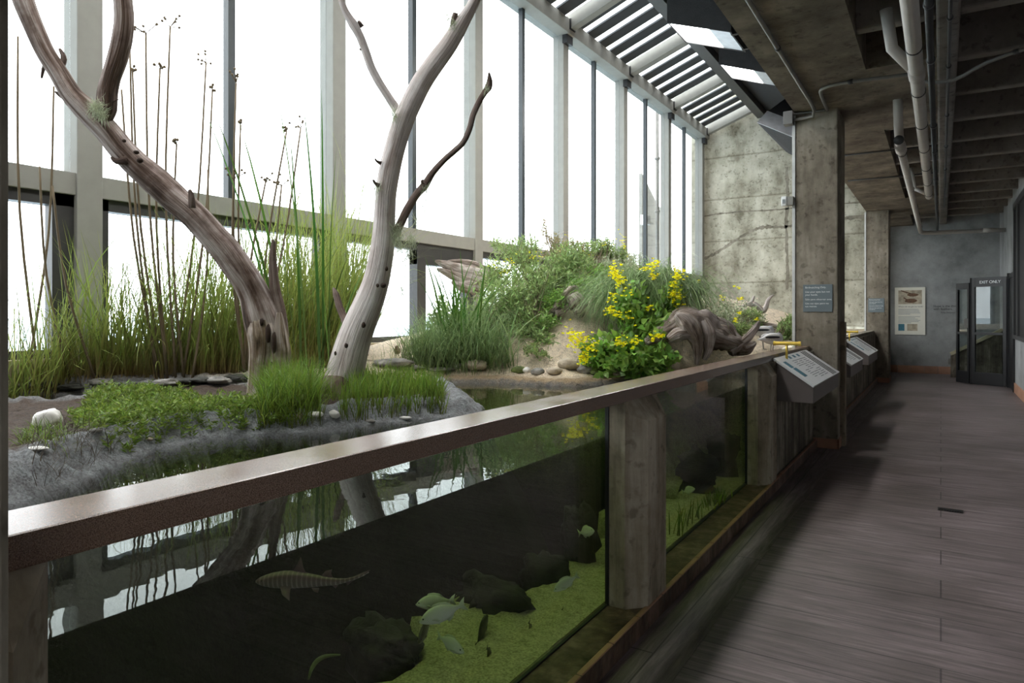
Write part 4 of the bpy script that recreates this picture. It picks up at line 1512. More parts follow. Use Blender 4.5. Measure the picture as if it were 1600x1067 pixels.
# ---- flowering stalks
stk = [(62, 600, 28, 57, 0), (40, 600, 84, 135, 0), (245, 590, 203, 76, 0), (255, 590, 207, 110, 1), (262, 590, 228, 52, 2), (275, 590, 266, 42, 2), (262, 590, 250, 108, 1),
       (270, 590, 322, 98, 2), (285, 590, 332, 140, 1), (288, 590, 276, 225, 1), (395, 588, 369, 130, 2), (420, 588, 376, 195, 1), (452, 588, 470, 200, 2), (470, 588, 448, 205, 1), (250, 592, 190, 140, 0), (300, 592, 325, 265, 0), (150, 595, 82, 290, 0), (110, 596, 62, 260, 0), (430, 588, 415, 285, 2), (440, 588, 440, 290, 2), (405, 588, 365, 280, 2)]
for k, (bx, by, tx, ty, hd) in enumerate(stk):
    b = G(bx, by)
    b[0] = min(b[0], -4.75)
    b[2] = gz(b[0], b[1])
    t = PX(tx, ty, b[0] + 0.12)
    r = thing('flowering_stalk', 'thin dry flowering stalk rising above the sedge against the windows', 'flower stalk', b, 'dry flowering stalks above the sedge')
    md = b * 0.5 + t * 0.5 + np.array((0, (0.06 if tx < bx else -0.06) * -1, 0))
    stem_ = MB().tube([b - (0, 0, .02), md, t], [0.011, 0.009, 0.007], 5, sub=4).build('stem', MT['stem'], r, True)
    if hd:
        m = MB()
        rg = random.Random(k)
        for i in range(7 if hd == 2 else 5):
            e = t + np.array((rg.uniform(-1, 1), rg.uniform(-1, 1), rg.uniform(0.0, 1.2))) * (0.075 if hd == 2 else 0.035)
            m.tube([t, e], 0.003, 4)
            m.ball(e, 0.010 if hd == 2 else 0.012, 6, 4, 0.4, i)
        m.build('seed_head', MT['stem'], stem_)

# ---- turf on the island
def turf(name, label, pxpoly, n, L, wd, bend, mat, kind='stuff', z=1.0, lean=0.35, cat='grass', seg=4, clump=0):
    poly = planpoly(pxpoly, z)
    q = in_poly_points(rs, poly, n)
    if clump:
        c = in_poly_points(rs, poly, clump)
        q = c[rs.randint(0, clump, n)] + rs.normal(0, 0.03, (n, 2))
    g0, dd, _ = ground(q[:, 0], q[:, 1])
    q = q[dd > 0.03]
    b = on_ground(q)
    m = len(b)
    o = link(name, *(lambda r_: (r_[0], r_[1], mat, None, True, 0.0, None, r_[2]))(blades(rs, b, rs.uniform(0, 6.28, m), rs.uniform(L[0], L[1], m), rs.uniform(wd * 0.7, wd * 1.2, m), np.abs(rs.normal(0, lean, m)), rs.uniform(0, bend, m), seg)))
    return tag(o, label, cat, kind=kind)
r_ = np.random.RandomState(77)
q = in_poly_points(r_, planpoly([(112, 655), (150, 612), (235, 605), (330, 625), (420, 618), (470, 640), (420, 655), (330, 668), (230, 676), (130, 672)], 1.02), 1500)
q = q[ground(q[:, 0], q[:, 1])[1] > 0.03]
m_ = len(q)
b_ = on_ground(q, 0)
ht = 0.025 + 0.075 * r_.uniform(0, 1, m_) * (0.5 + 0.5 * fbm(q[:, 0], q[:, 1], 9, 31))
tips_ = b_ + np.column_stack([r_.normal(0, .02, m_), r_.normal(0, .02, m_), ht])
pp, dv = [], []
for k in range(11):
    f = (k + 1) / 11
    pp.append(b_ * (1 - f) + tips_ * f)
    dv.append(np.column_stack([r_.normal(0, 1, m_), r_.normal(0, 1, m_), r_.uniform(0.1, 1.2, m_)]))
pp, dv = np.vstack(pp), np.vstack(dv)
V_, F_, T_ = leaves(r_, pp, dv, r_.uniform(0.02, 0.042, len(pp)), r_.uniform(0.006, 0.011, len(pp)))
tag(link('creeping_mat', V_, F_, MT['turf_low'], None, False, tint=T_), 'low bright green succulent mat on the island at left', 'ground plant', kind='stuff')
turf('grass_tuft', 'fine bright green grass tuft on the island edge in front of the first snag', [(395, 655), (430, 612), (480, 615), (508, 645), (490, 670), (440, 678), (400, 674)], 5200, (0.10, 0.34), 0.0055, 1.7, MT['turf'], lean=0.35)
turf('rush_turf', 'short upright rush turf on the island right of the pale snag', [(528, 640), (560, 600), (640, 598), (690, 608), (700, 632), (640, 645), (560, 650)], 3800, (0.05, 0.21), 0.0065, 0.8, MT['turf'], lean=0.25)
turf('grass_tuft', 'thin sparse grass at the foot of the pale snag', [(405, 612), (450, 596), (500, 604), (560, 604), (540, 630), (440, 628)], 900, (0.06, 0.16), 0.005, 1.2, MT['turf'])
turf('dry_roots', 'dry brown straw and roots along the soil of the island', [(30, 700), (100, 672), (240, 680), (400, 668), (330, 672), (150, 700), (60, 730)], 900, (0.05, 0.16), 0.003, 2.2, MT['stalk'], lean=1.2)
turf('grass_tuft', 'small yellowish grass patch beside the big white shell', [(20, 690), (60, 668), (100, 672), (110, 700), (60, 705)], 420, (0.04, 0.11), 0.005, 2.0, MT['turf'], lean=0.8)
turf('dry_roots', 'sparse dry blades around the sandpiper on the sand', [(560, 590), (600, 560), (700, 562), (780, 590), (700, 596), (600, 596)], 170, (0.05, 0.22), 0.004, 1.0, MT['turf'])

# ================================================================ TREES (bare snags)
def limb(pts, d0, d1, n=16, rough=0.08, seed=0, sub=5, flat=1.0):
    """pts: picture x, y, width; depth runs from d0 to d1"""
    m = len(pts)
    P3, R3 = [], []
    for i, (x, y, w) in enumerate(pts):
        d = d0 + (d1 - d0) * i / (m - 1)
        P3.append(P(x, y, d))
        R3.append(w / 2 * d / F_PX)
    return MB().tube(P3, R3, n, rough, seed, sub, flat=flat)

def knots(parent, pts, d, mat='knot'):
    for (x, y, w, h) in pts:
        c = P(x, y, d)
        MB().ball(c, (w * d / F_PX / 2, w * d / F_PX / 2, h * d / F_PX / 2), 10, 6, 0.15, x).build('knot_hole', MT[mat], parent, True)

b1 = G(424, 612)
D1 = 4.45
t1 = thing('bare_snag', 'leaning dark and silver bare tree snag forking at the upper left', 'dead tree', b1)
tr = limb([(424, 640, 66), (424, 608, 60), (423, 575, 55), (421, 545, 56), (415, 515, 58), (408, 490, 56), (398, 462, 47), (387, 440, 45), (372, 418, 45), (352, 390, 45), (334, 370, 43), (305, 338, 42), (275, 312, 44), (245, 284, 45), (215, 258, 41), (192, 235, 39), (170, 208, 38), (148, 185, 38), (131, 168, 36), (112, 148, 31), (92, 115, 28), (70, 80, 27), (52, 40, 28), (38, 5, 30), (25, -35, 31)], D1, 4.0, 22, 0.13, 1, 5)
tr.build('trunk', MT['wood1'], t1, True)
limb([(158, 192, 24), (166, 170, 30), (168, 145, 29), (174, 120, 27), (184, 90, 29), (191, 60, 29), (194, 30, 28), (192, 0, 27), (188, -30, 27)], 4.12, 4.05, 16, 0.12, 2, 5).build('branch', MT['wood1'], t1, True)
limb([(433, 545, 30), (437, 515, 26), (436, 485, 20), (430, 455, 17), (427, 425, 14), (426, 400, 11), (427, 374, 4)], 4.40, 4.32, 12, 0.15, 3, 4).build('spike', MT['wood3'], t1, True)
limb([(438, 560, 22), (441, 520, 20), (439, 490, 12), (437, 462, 5)], 4.38, 4.36, 10, 0.2, 4, 4).build('spike', MT['wood3'], t1, True)
limb([(404, 470, 12), (408, 497, 40), (412, 522, 50), (412, 550, 44), (408, 585, 38), (406, 620, 40)], 4.33, 4.33, 16, 0.15, 5, 5).build('root_flare', MT['wood1b'], t1, True)
limb([(436, 488, 8), (436, 515, 24), (437, 545, 34), (438, 580, 36), (440, 622, 38)], 4.33, 4.33, 14, 0.15, 15, 5).build('root_flare', MT['wood1b'], t1, True)
for pts, sd in (([(90, 108, 14), (100, 92, 9), (93, 76, 4)], 5), ([(84, 98, 12), (70, 103, 7), (65, 122, 3)], 6), ([(114, 160, 12), (97, 151, 7), (86, 143, 3)], 7), ([(198, 250, 14), (182, 252, 9), (174, 245, 4)], 8), ([(300, 325, 12), (299, 306, 9), (296, 296, 4)], 9), ([(163, 172, 5), (176, 160, 3), (185, 155, 1.5)], 10)):
    limb(pts, 4.1, 4.08, 8, 0.2, sd, 3).build('twig', MT['wood3'], t1, True)
knots(t1, [(213, 238, 9, 6), (219, 251, 10, 8), (194, 220, 6, 5)], 4.00)
knots(t1, [(419, 521, 9, 30), (428, 535, 8, 34)], 4.245)
knots(t1, [(424, 568, 4, 6), (409, 503, 7, 12)], 4.24)

b2 = G(537, 612)
t2 = thing('bare_snag', 'pale silver bare tree snag with three limbs, moss hanging from it', 'dead tree', b2)
limb([(524, 640, 56), (530, 612, 56), (540, 580, 58), (549, 545, 54), (560, 512, 50), (574, 478, 46), (586, 445, 41), (594, 410, 38), (599, 375, 36), (601, 340, 33), (603, 305, 32), (608, 270, 33), (616, 235, 32), (625, 205, 32), (635, 178, 32), (648, 150, 32), (662, 124, 31), (680, 98, 30), (698, 74, 28), (712, 52, 26), (724, 32, 22), (736, 12, 18), (750, -15, 16)], 4.48, 4.15, 22, 0.09, 11, 5).build('trunk', MT['wood2'], t2, True)
limb([(628, 180, 18), (618, 168, 14), (606, 150, 13), (592, 128, 13), (580, 105, 13), (572, 82, 13), (563, 58, 13), (552, 38, 15), (540, 18, 11), (533, -4, 10), (532, -40, 10)], 4.28, 4.2, 12, 0.12, 12, 4).build('branch', MT['wood2'], t2, True)
limb([(606, 372, 16), (622, 356, 13), (636, 328, 13), (650, 305, 12), (664, 289, 13), (676, 270, 10), (694, 250, 9), (710, 236, 9), (724, 222, 9), (734, 200, 9), (739, 180, 9), (748, 160, 9), (757, 145, 9), (763, 136, 12), (765, 126, 9), (764, 113, 2)], 4.36, 4.15, 10, 0.16, 13, 4).build('branch', MT['wood3'], t2, True)
limb([(713, 60, 14), (708, 40, 10), (712, 20, 8)], 4.2, 4.15, 10, 0.2, 14, 4).build('branch', MT['wood3'], t2, True)
limb([(556, 545, 20), (546, 515, 16), (537, 495, 12), (530, 478, 11), (525, 460, 10), (521, 450, 3)], 4.45, 4.55, 10, 0.2, 17, 4).build('branch', MT['wood3'], t2, True)
for pts, sd in (([(566, 42, 8), (561, 34, 5), (566, 38, 2)], 20), ([(690, 95, 8), (678, 84, 5), (676, 80, 2)], 21), ([(655, 122, 8), (653, 112, 5), (656, 108, 2)], 22), ([(595, 255, 7), (589, 252, 4), (586, 248, 2)], 23), ([(592, 290, 8), (586, 286, 5), (583, 281, 3)], 24), ([(665, 290, 7), (659, 284, 4), (661, 281, 2)], 25), ([(575, 82, 6), (564, 78, 3), (562, 76, 1.5)], 26)):
    limb(pts, 4.25, 4.22, 8, 0.2, sd, 3).build('twig', MT['wood3'], t2, True)
limb([(527, 590, 50), (524, 612, 62), (516, 640, 70)], 4.42, 4.38, 16, 0.12, 31, 4).build('dark_foot', MT['wood3'], t2, True)
knots(t2, [(541 , 540, 6, 8), (568, 508, 7, 9), (599, 446, 9, 8), (590, 446, 5, 6), (604, 420, 5, 7), (524, 552, 4, 7), (611, 228, 6, 12), (648, 140, 6, 6)], 4.29)
def hang(parent, pts, seed):
    """moss: a fuzzy knot of fine threads with a hanging strand"""
    r_ = np.random.RandomState(seed)
    parts = []
    for (x, y, rx, ry, n, d) in pts:
        c = P(x, y, d)
        s_ = d / F_PX
        b = c + r_.normal(size=(n, 3)) * np.array((rx * s_ * .5, rx * s_ * .5, ry * s_ * .5))
        parts.append(blades(r_, b, r_.uniform(0, 6.28, n), r_.uniform(0.02, 0.07, n), np.full(n, 0.0035), r_.uniform(0.5, 3.0, n), r_.uniform(-1, 1, n), 3))
    V_, F_, T_ = cat3(parts)
    o = link('hanging_moss', V_, F_, MT['shrub_grey'], parent, True, tint=T_)
hang(t1, [(150, 170, 9, 11, 420, 4.0), (160, 180, 6, 8, 150, 3.98)], 8)
hang(t2, [(620, 365, 9, 18, 420, 4.3), (625, 388, 5, 12, 130, 4.3), (643, 375, 8, 9, 220, 4.3), (640, 392, 5, 14, 110, 4.3), (634, 408, 4, 10, 60, 4.3)], 1)
hang(t2, [(637, 400, 2, 16, 60, 4.3), (632, 430, 2, 14, 50, 4.3), (629, 455, 6, 8, 110, 4.3)], 2)
hang(t2, [(589, 294, 4, 9, 110, 4.25), (666, 295, 5, 7, 90, 4.25), (662, 320, 2, 14, 60, 4.25), (650, 345, 2, 12, 40, 4.25), (616, 180, 5, 10, 120, 4.2), (709, 38, 5, 12, 120, 4.15), (760, 138, 4, 5, 40, 4.1), (700, 30, 2, 16, 60, 4.15)], 3)

# ================================================================ THE DUNE: plants
def shrub(name, label, blobs, n, L, w, mat, cat='shrub', base=None, stems=40, up=0.5, flowers=None, fl_mat='yellow', fl_size=0.012, seed=0, group=None, stem_mat='stem', per=9, droop=0.0):
    """leafy shrub: twigs run from the base to points in the blobs, leaves sit along the twig ends.
    blobs: (px, py, depth, rx px, ry px)"""
    r_ = np.random.RandomState(seed + 100)
    ntw = max(8, n // per)
    tot = sum(b[3] * b[4] for b in blobs)
    tips = []
    for (x, y, d, rx, ry) in blobs:
        k = max(3, int(ntw * rx * ry / tot))
        c = P(x, y, d)
        s_ = d / F_PX
        v = r_.normal(size=(k, 3))
        v /= np.linalg.norm(v, axis=1)[:, None]
        v *= (r_.uniform(0, 1, k) ** 0.45)[:, None]
        p = c + v * np.array((rx * s_, rx * s_, ry * s_))
        tips.append(p)
    tips = np.vstack(tips)
    gh = ground(tips[:, 0], tips[:, 1])[0]
    tips[:, 2] = np.maximum(tips[:, 2], gh + 0.02)
    cen = tips.mean(0)
    if base is None:
        base = np.array((cen[0], cen[1], gz(cen[0], cen[1])))
    root = thing(name, label, cat, base, group)
    # twig direction: away from the shrub's root, with jitter
    tw = tips - (base + (0, 0, 0.05))
    tw /= np.linalg.norm(tw, axis=1)[:, None] + 1e-6
    tw = tw + r_.normal(size=tw.shape) * 0.35 + np.array((0, 0, up))
    tw /= np.linalg.norm(tw, axis=1)[:, None]
    tl = L * r_.uniform(1.6, 3.2, len(tips))
    pos, dirs = [], []
    for q in range(per):
        f = q / (per - 1)
        pos.append(tips - tw * (tl * (1 - f))[:, None])
        dd = tw * 0.8 + r_.normal(size=tw.shape) * 0.75 - np.array((0, 0, droop))
        dirs.append(dd)
    pos, dirs = np.vstack(pos), np.vstack(dirs)
    gh = ground(pos[:, 0], pos[:, 1])[0]
    pos[:, 2] = np.maximum(pos[:, 2], gh + 0.01)
    m = len(pos)
    V_, F_, T_ = leaves(r_, pos, dirs, L * r_.uniform(0.6, 1.3, m), w * r_.uniform(0.7, 1.2, m))
    link('foliage', V_, F_, MT[mat], root, False, tint=T_)
    sm = MB()
    ids = r_.choice(len(tips), min(stems, len(tips)), replace=False)
    for i in ids:
        a = base + np.array((r_.uniform(-.06, .06), r_.uniform(-.06, .06), -0.02))
        e = tips[i]
        md = a * 0.5 + e * 0.5 + np.array((0, 0, 0.04))
        sm.tube([a, md, e], [0.006, 0.004, 0.002], 4, sub=2)
    sm.build('stems', MT[stem_mat], root, True)
    if flowers:
        for (x, y, d, k, sp, sq) in flowers:
            c = P(x, y, d)
            s_ = d / F_PX
            pp = c + r_.normal(size=(k, 3)) * np.array((sp * s_, sp * s_, sq * s_))
            Vs = []
            parts = []
            for q in range(4):
                a_ = q * math.pi / 2 + r_.uniform(0, 1, k)
                dv = np.stack([np.cos(a_), np.sin(a_), r_.uniform(-0.2, 0.9, k)], 1)
                parts.append(leaves(r_, pp, dv, np.full(k, fl_size), np.full(k, fl_size * 0.95), 0.1))
            V_, F_, T_ = cat3(parts)
            link('flower_cluster', V_, F_, MT[fl_mat], root, False, tint=T_)
    return root

MT['pink'] = leaf_mat('pale_pink_petal', (0.60, 0.45, 0.38), (0.75, 0.62, 0.55), 0.3)
MT['white_petal'] = leaf_mat('white_petal', (0.7, 0.7, 0.7), (0.8, 0.8, 0.8), 0.3)
# left: sedge and iris at the water
r_ = np.random.RandomState(50)
def tuft(name, label, spots, n, L, wd, mat, cat='grass', t0=(0.0, 0.5), bend=(0.3, 1.6), seed=1, az=None, seg=6, spread=0.10, kind=None, per_az=0.6):
    r_ = np.random.RandomState(seed)
    bs, azs = [], []
    for (x, y) in spots:
        g_ = G(x, y) if isinstance(spots[0], tuple) and len(spots[0]) == 2 else None
        k = n // len(spots)
        q = g_[:2] + r_.normal(0, spread, (k, 2))
        bs.append(on_ground(q))
        azs.append(r_.uniform(0, 6.28, k) if az is None else az + r_.normal(0, per_az, k))
    b = np.vstack(bs)
    A_ = np.concatenate(azs)
    m = len(b)
    V_, F_, T_ = blades(r_, b, A_, r_.uniform(L[0], L[1], m), r_.uniform(wd * .7, wd * 1.3, m), r_.uniform(t0[0], t0[1], m), r_.uniform(bend[0], bend[1], m), seg)
    o = link(name, V_, F_, MT[mat], None, True, tint=T_)
    return tag(o, label, cat, kind=kind)
tuft('fescue_tuft', 'large fine dark green grass tuft at the water, left foot of the dune', [(678, 572), (700, 573), (730, 571), (765, 570), (715, 560), (745, 560), (660, 566)], 2600, (0.35, 0.72), 0.006, 'blue_grass', seed=2, t0=(0, 0.5), bend=(0.5, 2.3))
tuft('iris_plant', 'broad upright sword leaves rising from the grass tuft left of the dune', [(705, 565), (725, 566), (700, 562)], 34, (0.65, 1.15), 0.032, 'reed_dark', 'iris', t0=(0.0, 0.4), bend=(0.0, 0.9), seed=5, spread=0.06)
tuft('sword_plant', 'single arching green sword leaves right of the iris plant', [(790, 572)], 14, (0.35, 0.7), 0.018, 'blue_grass', 'grass', t0=(0.1, 0.5), bend=(0.4, 1.2), seed=6, spread=0.03)
shrub('willow_shrub', 'grey green leafy shrub behind the iris plant at the left foot of the dune', [(700, 500, 7.0, 32, 50), (760, 480, 7.0, 40, 45), (745, 530, 6.8, 45, 30), (680, 520, 6.9, 22, 40)], 4200, 0.075, 0.016, 'shrub', seed=1, base=G(735, 555), up=0.6)
shrub('willow_shrub', 'big bushy narrow-leaved shrub covering the left side of the dune', [(800, 480, 7.0, 45, 55), (840, 450, 7.3, 45, 45), (870, 430, 7.5, 35, 40), (830, 510, 6.8, 40, 30), (780, 430, 7.4, 35, 35), (895, 405, 7.7, 40, 35), (850, 530, 6.6, 25, 15)], 9000, 0.07, 0.016, 'shrub', seed=2, base=G(830, 520), up=0.5,
      flowers=[(795, 410, 7.2, 16, 6, 4), (835, 400, 7.3, 14, 7, 3), (790, 425, 7.2, 12, 6, 3), (775, 415, 7.2, 8, 5, 3)])
shrub('willow_shrub', 'leafy twig shrub standing against the sky at the crest of the dune, left', [(800, 385, 8.0, 22, 15), (775, 377, 7.9, 12, 12), (830, 380, 8.0, 22, 14), (815, 400, 7.8, 35, 18)], 1600, 0.07, 0.015, 'shrub', seed=3, base=G(830, 450), up=0.9)
shrub('coyote_bush', 'pinkish twiggy bush rising above the dune crest before the window posts', [(850, 352, 8.2, 7, 12), (862, 372, 8.2, 16, 12), (880, 385, 8.2, 22, 14), (900, 385, 8.2, 18, 16), (870, 400, 8.0, 24, 14)], 2200, 0.038, 0.012, 'shrub_pink', seed=4, base=G(880, 440), up=0.8, flowers=[(880, 368, 8.1, 10, 8, 5), (850, 345, 8.1, 5, 3, 3)], fl_mat='pink')
shrub('coyote_bush', 'round green bush with small yellow flowers on the dune crest', [(925, 395, 8.3, 30, 22), (955, 395, 8.3, 22, 20), (905, 415, 8.0, 28, 22), (940, 380, 8.3, 20, 14), (975, 398, 8.3, 12, 16)], 4200, 0.045, 0.014, 'shrub', seed=5, base=G(930, 440), up=0.7,
      flowers=[(973, 376, 8.0, 26, 4, 8), (922, 396, 8.0, 10, 5, 4), (895, 370, 8.0, 12, 8, 4), (950, 380, 8.0, 12, 8, 4), (985, 398, 8.0, 14, 4, 8), (868, 388, 8.0, 8, 6, 3)])
shrub('lupine_bush', 'dark green bush above the bare brown root on the dune', [(870, 470, 7.0, 28, 18), (910, 445, 7.3, 30, 18), (935, 430, 7.5, 20, 20), (850, 500, 6.8, 18, 16)], 3000, 0.055, 0.016, 'broad', seed=6, base=G(900, 460), up=0.4)
shrub('sagebrush', 'silvery wispy sagebrush behind the drooping grass', [(955, 415, 7.9, 24, 20), (985, 420, 7.8, 18, 20), (965, 440, 7.7, 20, 12), (990, 400, 8.0, 14, 12)], 3600, 0.05, 0.007, 'shrub_grey', seed=7, base=G(965, 455), up=0.7)
# the big drooping grass
r_ = np.random.RandomState(60)
n = 5200
u1 = r_.uniform(0, 1, n)
crest = P(965, 450, 7.0) * (1 - u1)[:, None] + P(1070, 440, 6.9) * u1[:, None]
cb = crest + r_.normal(size=(n, 3)) * np.array((0.12, 0.16, 0.06))
cb[:, 2] = crest[:, 2] + 0.02 - 0.20 * np.abs(u1 - 0.5) + r_.normal(size=n) * 0.05 - 0.12 * r_.uniform(0, 1, n)
av = math.atan2(-cT, sT)
A_ = av + r_.normal(0, 0.75, n) - 0.45
V_, F_, T_ = blades(r_, cb, A_, r_.uniform(0.35, 0.80, n), np.full(n, 0.0065), r_.uniform(0.3, 1.3, n), r_.uniform(1.4, 2.2, n), 7, power=0.8)
T_[:, 0] = np.clip(T_[:, 0] + 0.3, 0, 1)
droopg = thing('weeping_grass', 'large blue green grass mound drooping down the dune behind the yellow flowers', 'grass', G(985, 560))
link('blades', V_, F_, MT['blue_grass'], droopg, True, tint=T_)
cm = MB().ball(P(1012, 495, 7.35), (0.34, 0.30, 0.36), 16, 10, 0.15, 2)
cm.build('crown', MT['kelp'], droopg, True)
# yellow flowering plant
shrub('wallflower', 'broad-leaved plant with clusters of yellow flowers at the edge of the pond', [(950, 545, 6.1, 45, 28), (1000, 560, 6.0, 50, 22), (1010, 515, 6.2, 42, 35), (960, 570, 6.0, 40, 14), (1045, 470, 6.3, 18, 35), (1040, 560, 5.9, 28, 16), (925, 550, 6.1, 22, 22), (985, 470, 6.3, 30, 30)], 2300, 0.085, 0.055, 'broad', 'flowering plant', seed=8, base=G(985, 575), up=0.4, per=5, stems=70,
      flowers=[(962, 430, 6.2, 46, 5, 8), (970, 440, 6.2, 30, 4, 5), (958, 420, 6.2, 14, 3, 4), (1020, 415, 6.2, 26, 5, 6), (1022, 432, 6.2, 18, 4, 3), (1008, 420, 6.2, 8, 3, 2),
               (1060, 430, 6.2, 36, 6, 5), (1054, 443, 6.2, 18, 5, 3), (1058, 466, 6.2, 46, 6, 8), (1050, 460, 6.2, 20, 4, 5), (958, 462, 6.1, 12, 3, 5), (955, 483, 6.1, 18, 5, 5), (966, 492, 6.1, 14, 4, 3),
               (1016, 482, 6.1, 10, 3, 3), (903, 530, 5.9, 60, 9, 8), (895, 525, 5.9, 30, 5, 8), (910, 560, 5.9, 24, 4, 6), (927, 545, 5.9, 22, 5, 5), (970, 537, 5.9, 30, 5, 5), (992, 535, 5.9, 20, 4, 5), (1028, 524, 5.9, 18, 5, 3), (1018, 530, 5.9, 8, 3, 3), (917, 555, 5.9, 10, 3, 6), (980, 495, 6.0, 8, 8, 8), (985, 460, 6.0, 8, 10, 5)], fl_size=0.018)
shrub('low_mat_plant', 'small green leaves creeping over the sand left of the yellow flowers', [(830, 545, 6.3, 18, 8), (850, 552, 6.3, 10, 5)], 320, 0.04, 0.015, 'shrub', seed=9, base=G(835, 552), stems=12)
# right-hand bank
shrub('beach_aster', 'low spreading grey green plants with pale seed heads on the right bank', [(1085, 475, 7.8, 28, 16), (1115, 470, 8.2, 30, 16), (1110, 490, 7.8, 40, 16), (1150, 480, 8.4, 30, 14), (1080, 500, 7.4, 30, 16), (1140, 500, 8.0, 35, 14), (1175, 495, 8.5, 22, 12)], 5200, 0.05, 0.012, 'shrub_grey', 'ground plant', seed=10, base=G(1110, 520), up=0.6,
      flowers=[(1120, 468, 7.9, 40, 20, 6), (1100, 480, 7.6, 25, 15, 8), (1150, 475, 8.0, 25, 12, 6), (1132, 452, 8.0, 8, 3, 3)], fl_mat='pink', fl_size=0.014)
shrub('green_ground_cover', 'green leafy cover behind the large driftwood root', [(1150, 510, 7.6, 30, 12), (1100, 510, 7.3, 35, 12), (1170, 490, 8.2, 22, 12), (1190, 505, 8.2, 14, 8)], 3600, 0.045, 0.013, 'shrub', 'ground plant', seed=11, base=G(1140, 530), up=0.5,
      flowers=[(1155, 450, 7.6, 4, 1, 1), (1154, 467, 7.6, 6, 2, 2), (1159, 467, 7.6, 4, 1, 1), (1156, 490, 7.4, 6, 2, 2), (1150, 500, 7.4, 5, 2, 2), (1129, 466, 7.4, 6, 2, 2), (1092, 440, 7.4, 5, 1, 2), (1183, 500, 7.4, 4, 2, 1), (1085, 463, 7.4, 4, 2, 2), (1147, 447, 7.6, 3, 1, 1)], fl_size=0.02)
shrub('green_shrub', 'small leafy green shrub beside the sign column', [(1228, 515, 8.0, 14, 18), (1220, 530, 7.9, 12, 8), (1234, 498, 8.1, 8, 12)], 1500, 0.05, 0.014, 'shrub', seed=12, base=np.array((-1.62, 8.35, gz(-1.62, 8.35))), up=0.8)

# ================================================================ driftwood, rocks, shells
def drift(label, pieces, seed, mat='drift', name='driftwood', rough=0.22):
    o = MB()
    for i, (pts, d0, d1) in enumerate(pieces):
        m = len(pts)
        o.tube([P(x, y, d0 + (d1 - d0) * k / (m - 1)) for k, (x, y, w) in enumerate(pts)], [w / 2 * d0 / F_PX for (x, y, w) in pts], 24, rough, seed + i * 1.7, 8, gnarl=1.0)
    return tag(o.build(name, MT[mat], None, True), label, 'driftwood')
drift('weathered brown driftwood slab jutting up left of the dune crest', [
    ([(680, 408, 3), (700, 415, 14), (725, 425, 26), (750, 432, 34), (775, 440, 30)], 7.9, 7.8),
    ([(683, 420, 3), (705, 428, 12), (730, 440, 22), (755, 450, 24)], 7.85, 7.75), ([(700, 408, 3), (725, 410, 10), (745, 415, 12), (765, 425, 10)], 7.95, 7.8), ([(706, 440, 4), (722, 446, 16), (745, 450, 20)], 7.8, 7.7)], 40, rough=0.3)
drift('tan gnarled root lying on the bare sand of the dune', [
    ([(862, 488, 12), (872, 478, 16), (884, 464, 16), (896, 453, 14), (903, 450, 5)], 6.95, 7.0),
    ([(892, 462, 18), (900, 472, 26), (903, 484, 26), (898, 488, 14)], 6.95, 6.9), ([(868, 490, 10), (878, 488, 8), (888, 480, 8)], 6.9, 6.9)], 50, rough=0.35)
drift('large grey driftwood root with twisted arms behind the rail', [
    ([(1010, 535, 10), (1030, 525, 22), (1052, 512, 34), (1070, 500, 40), (1088, 505, 46), (1105, 522, 44), (1125, 528, 40), (1145, 535, 34), (1160, 545, 18)], 6.05, 6.4),
    ([(1058, 490, 12), (1068, 498, 26), (1078, 512, 30), (1088, 532, 20), (1090, 552, 12), (1088, 570, 5)], 5.95, 6.0),
    ([(1045, 530, 12), (1058, 522, 20), (1072, 520, 16), (1082, 520, 10)], 5.95, 5.95),
    ([(1080, 488, 8), (1100, 498, 20), (1120, 508, 26), (1138, 515, 20), (1150, 530, 12)], 6.3, 6.5),
    ([(1100, 500, 10), (1108, 520, 16), (1107, 545, 12), (1100, 562, 6)], 6.05, 6.0),
    ([(1140, 550, 14), (1155, 540, 12), (1172, 524, 11), (1183, 509, 8), (1186, 502, 3)], 6.3, 6.35),
    ([(1152, 545, 20), (1163, 545, 20), (1174, 540, 12), (1180, 535, 4)], 6.4, 6.45),
    ([(1128, 520, 8), (1138, 512, 7), (1148, 525, 5), (1150, 535, 3)], 6.3, 6.3)], 60, rough=0.28)
drift('pale forked driftwood branch sticking up before the concrete end wall', [
    ([(1172, 478, 4), (1178, 475, 7), (1185, 480, 8), (1192, 486, 8), (1197, 480, 7), (1201, 468, 5), (1208, 461, 2)], 8.3, 8.3),
    ([(1160, 478, 4), (1172, 474, 6), (1177, 466, 4), (1178, 462, 2)], 8.3, 8.3)], 70, 'wood2')
drift('short driftwood end poking out left of the yellow flowering plant', [([(925, 538, 8), (940, 534, 14), (955, 536, 16), (975, 545, 12)], 6.15, 6.1)], 80, 'wood2')
drift('small pale driftwood pieces lying behind the wading birds', [([(1180, 503, 4), (1195, 507, 8), (1212, 510, 7), (1225, 512, 3)], 8.2, 8.1), ([(1172, 516, 3), (1190, 513, 5), (1212, 515, 3)], 8.0, 8.0)], 90)
drift('dark driftwood branch lying on the island at the edge of the green mat', [([(285, 655, 5), (305, 652, 12), (330, 655, 16), (355, 662, 12), (385, 668, 4)], 3.68, 3.60), ([(320, 655, 6), (345, 650, 7), (372, 652, 4)], 3.7, 3.7)], 95, 'wood1')
drift('small dark driftwood piece in the turf right of the pale snag', [([(565, 638, 4), (582, 635, 10), (600, 637, 12), (615, 643, 4)], 3.93, 3.93)], 96, 'wood1')

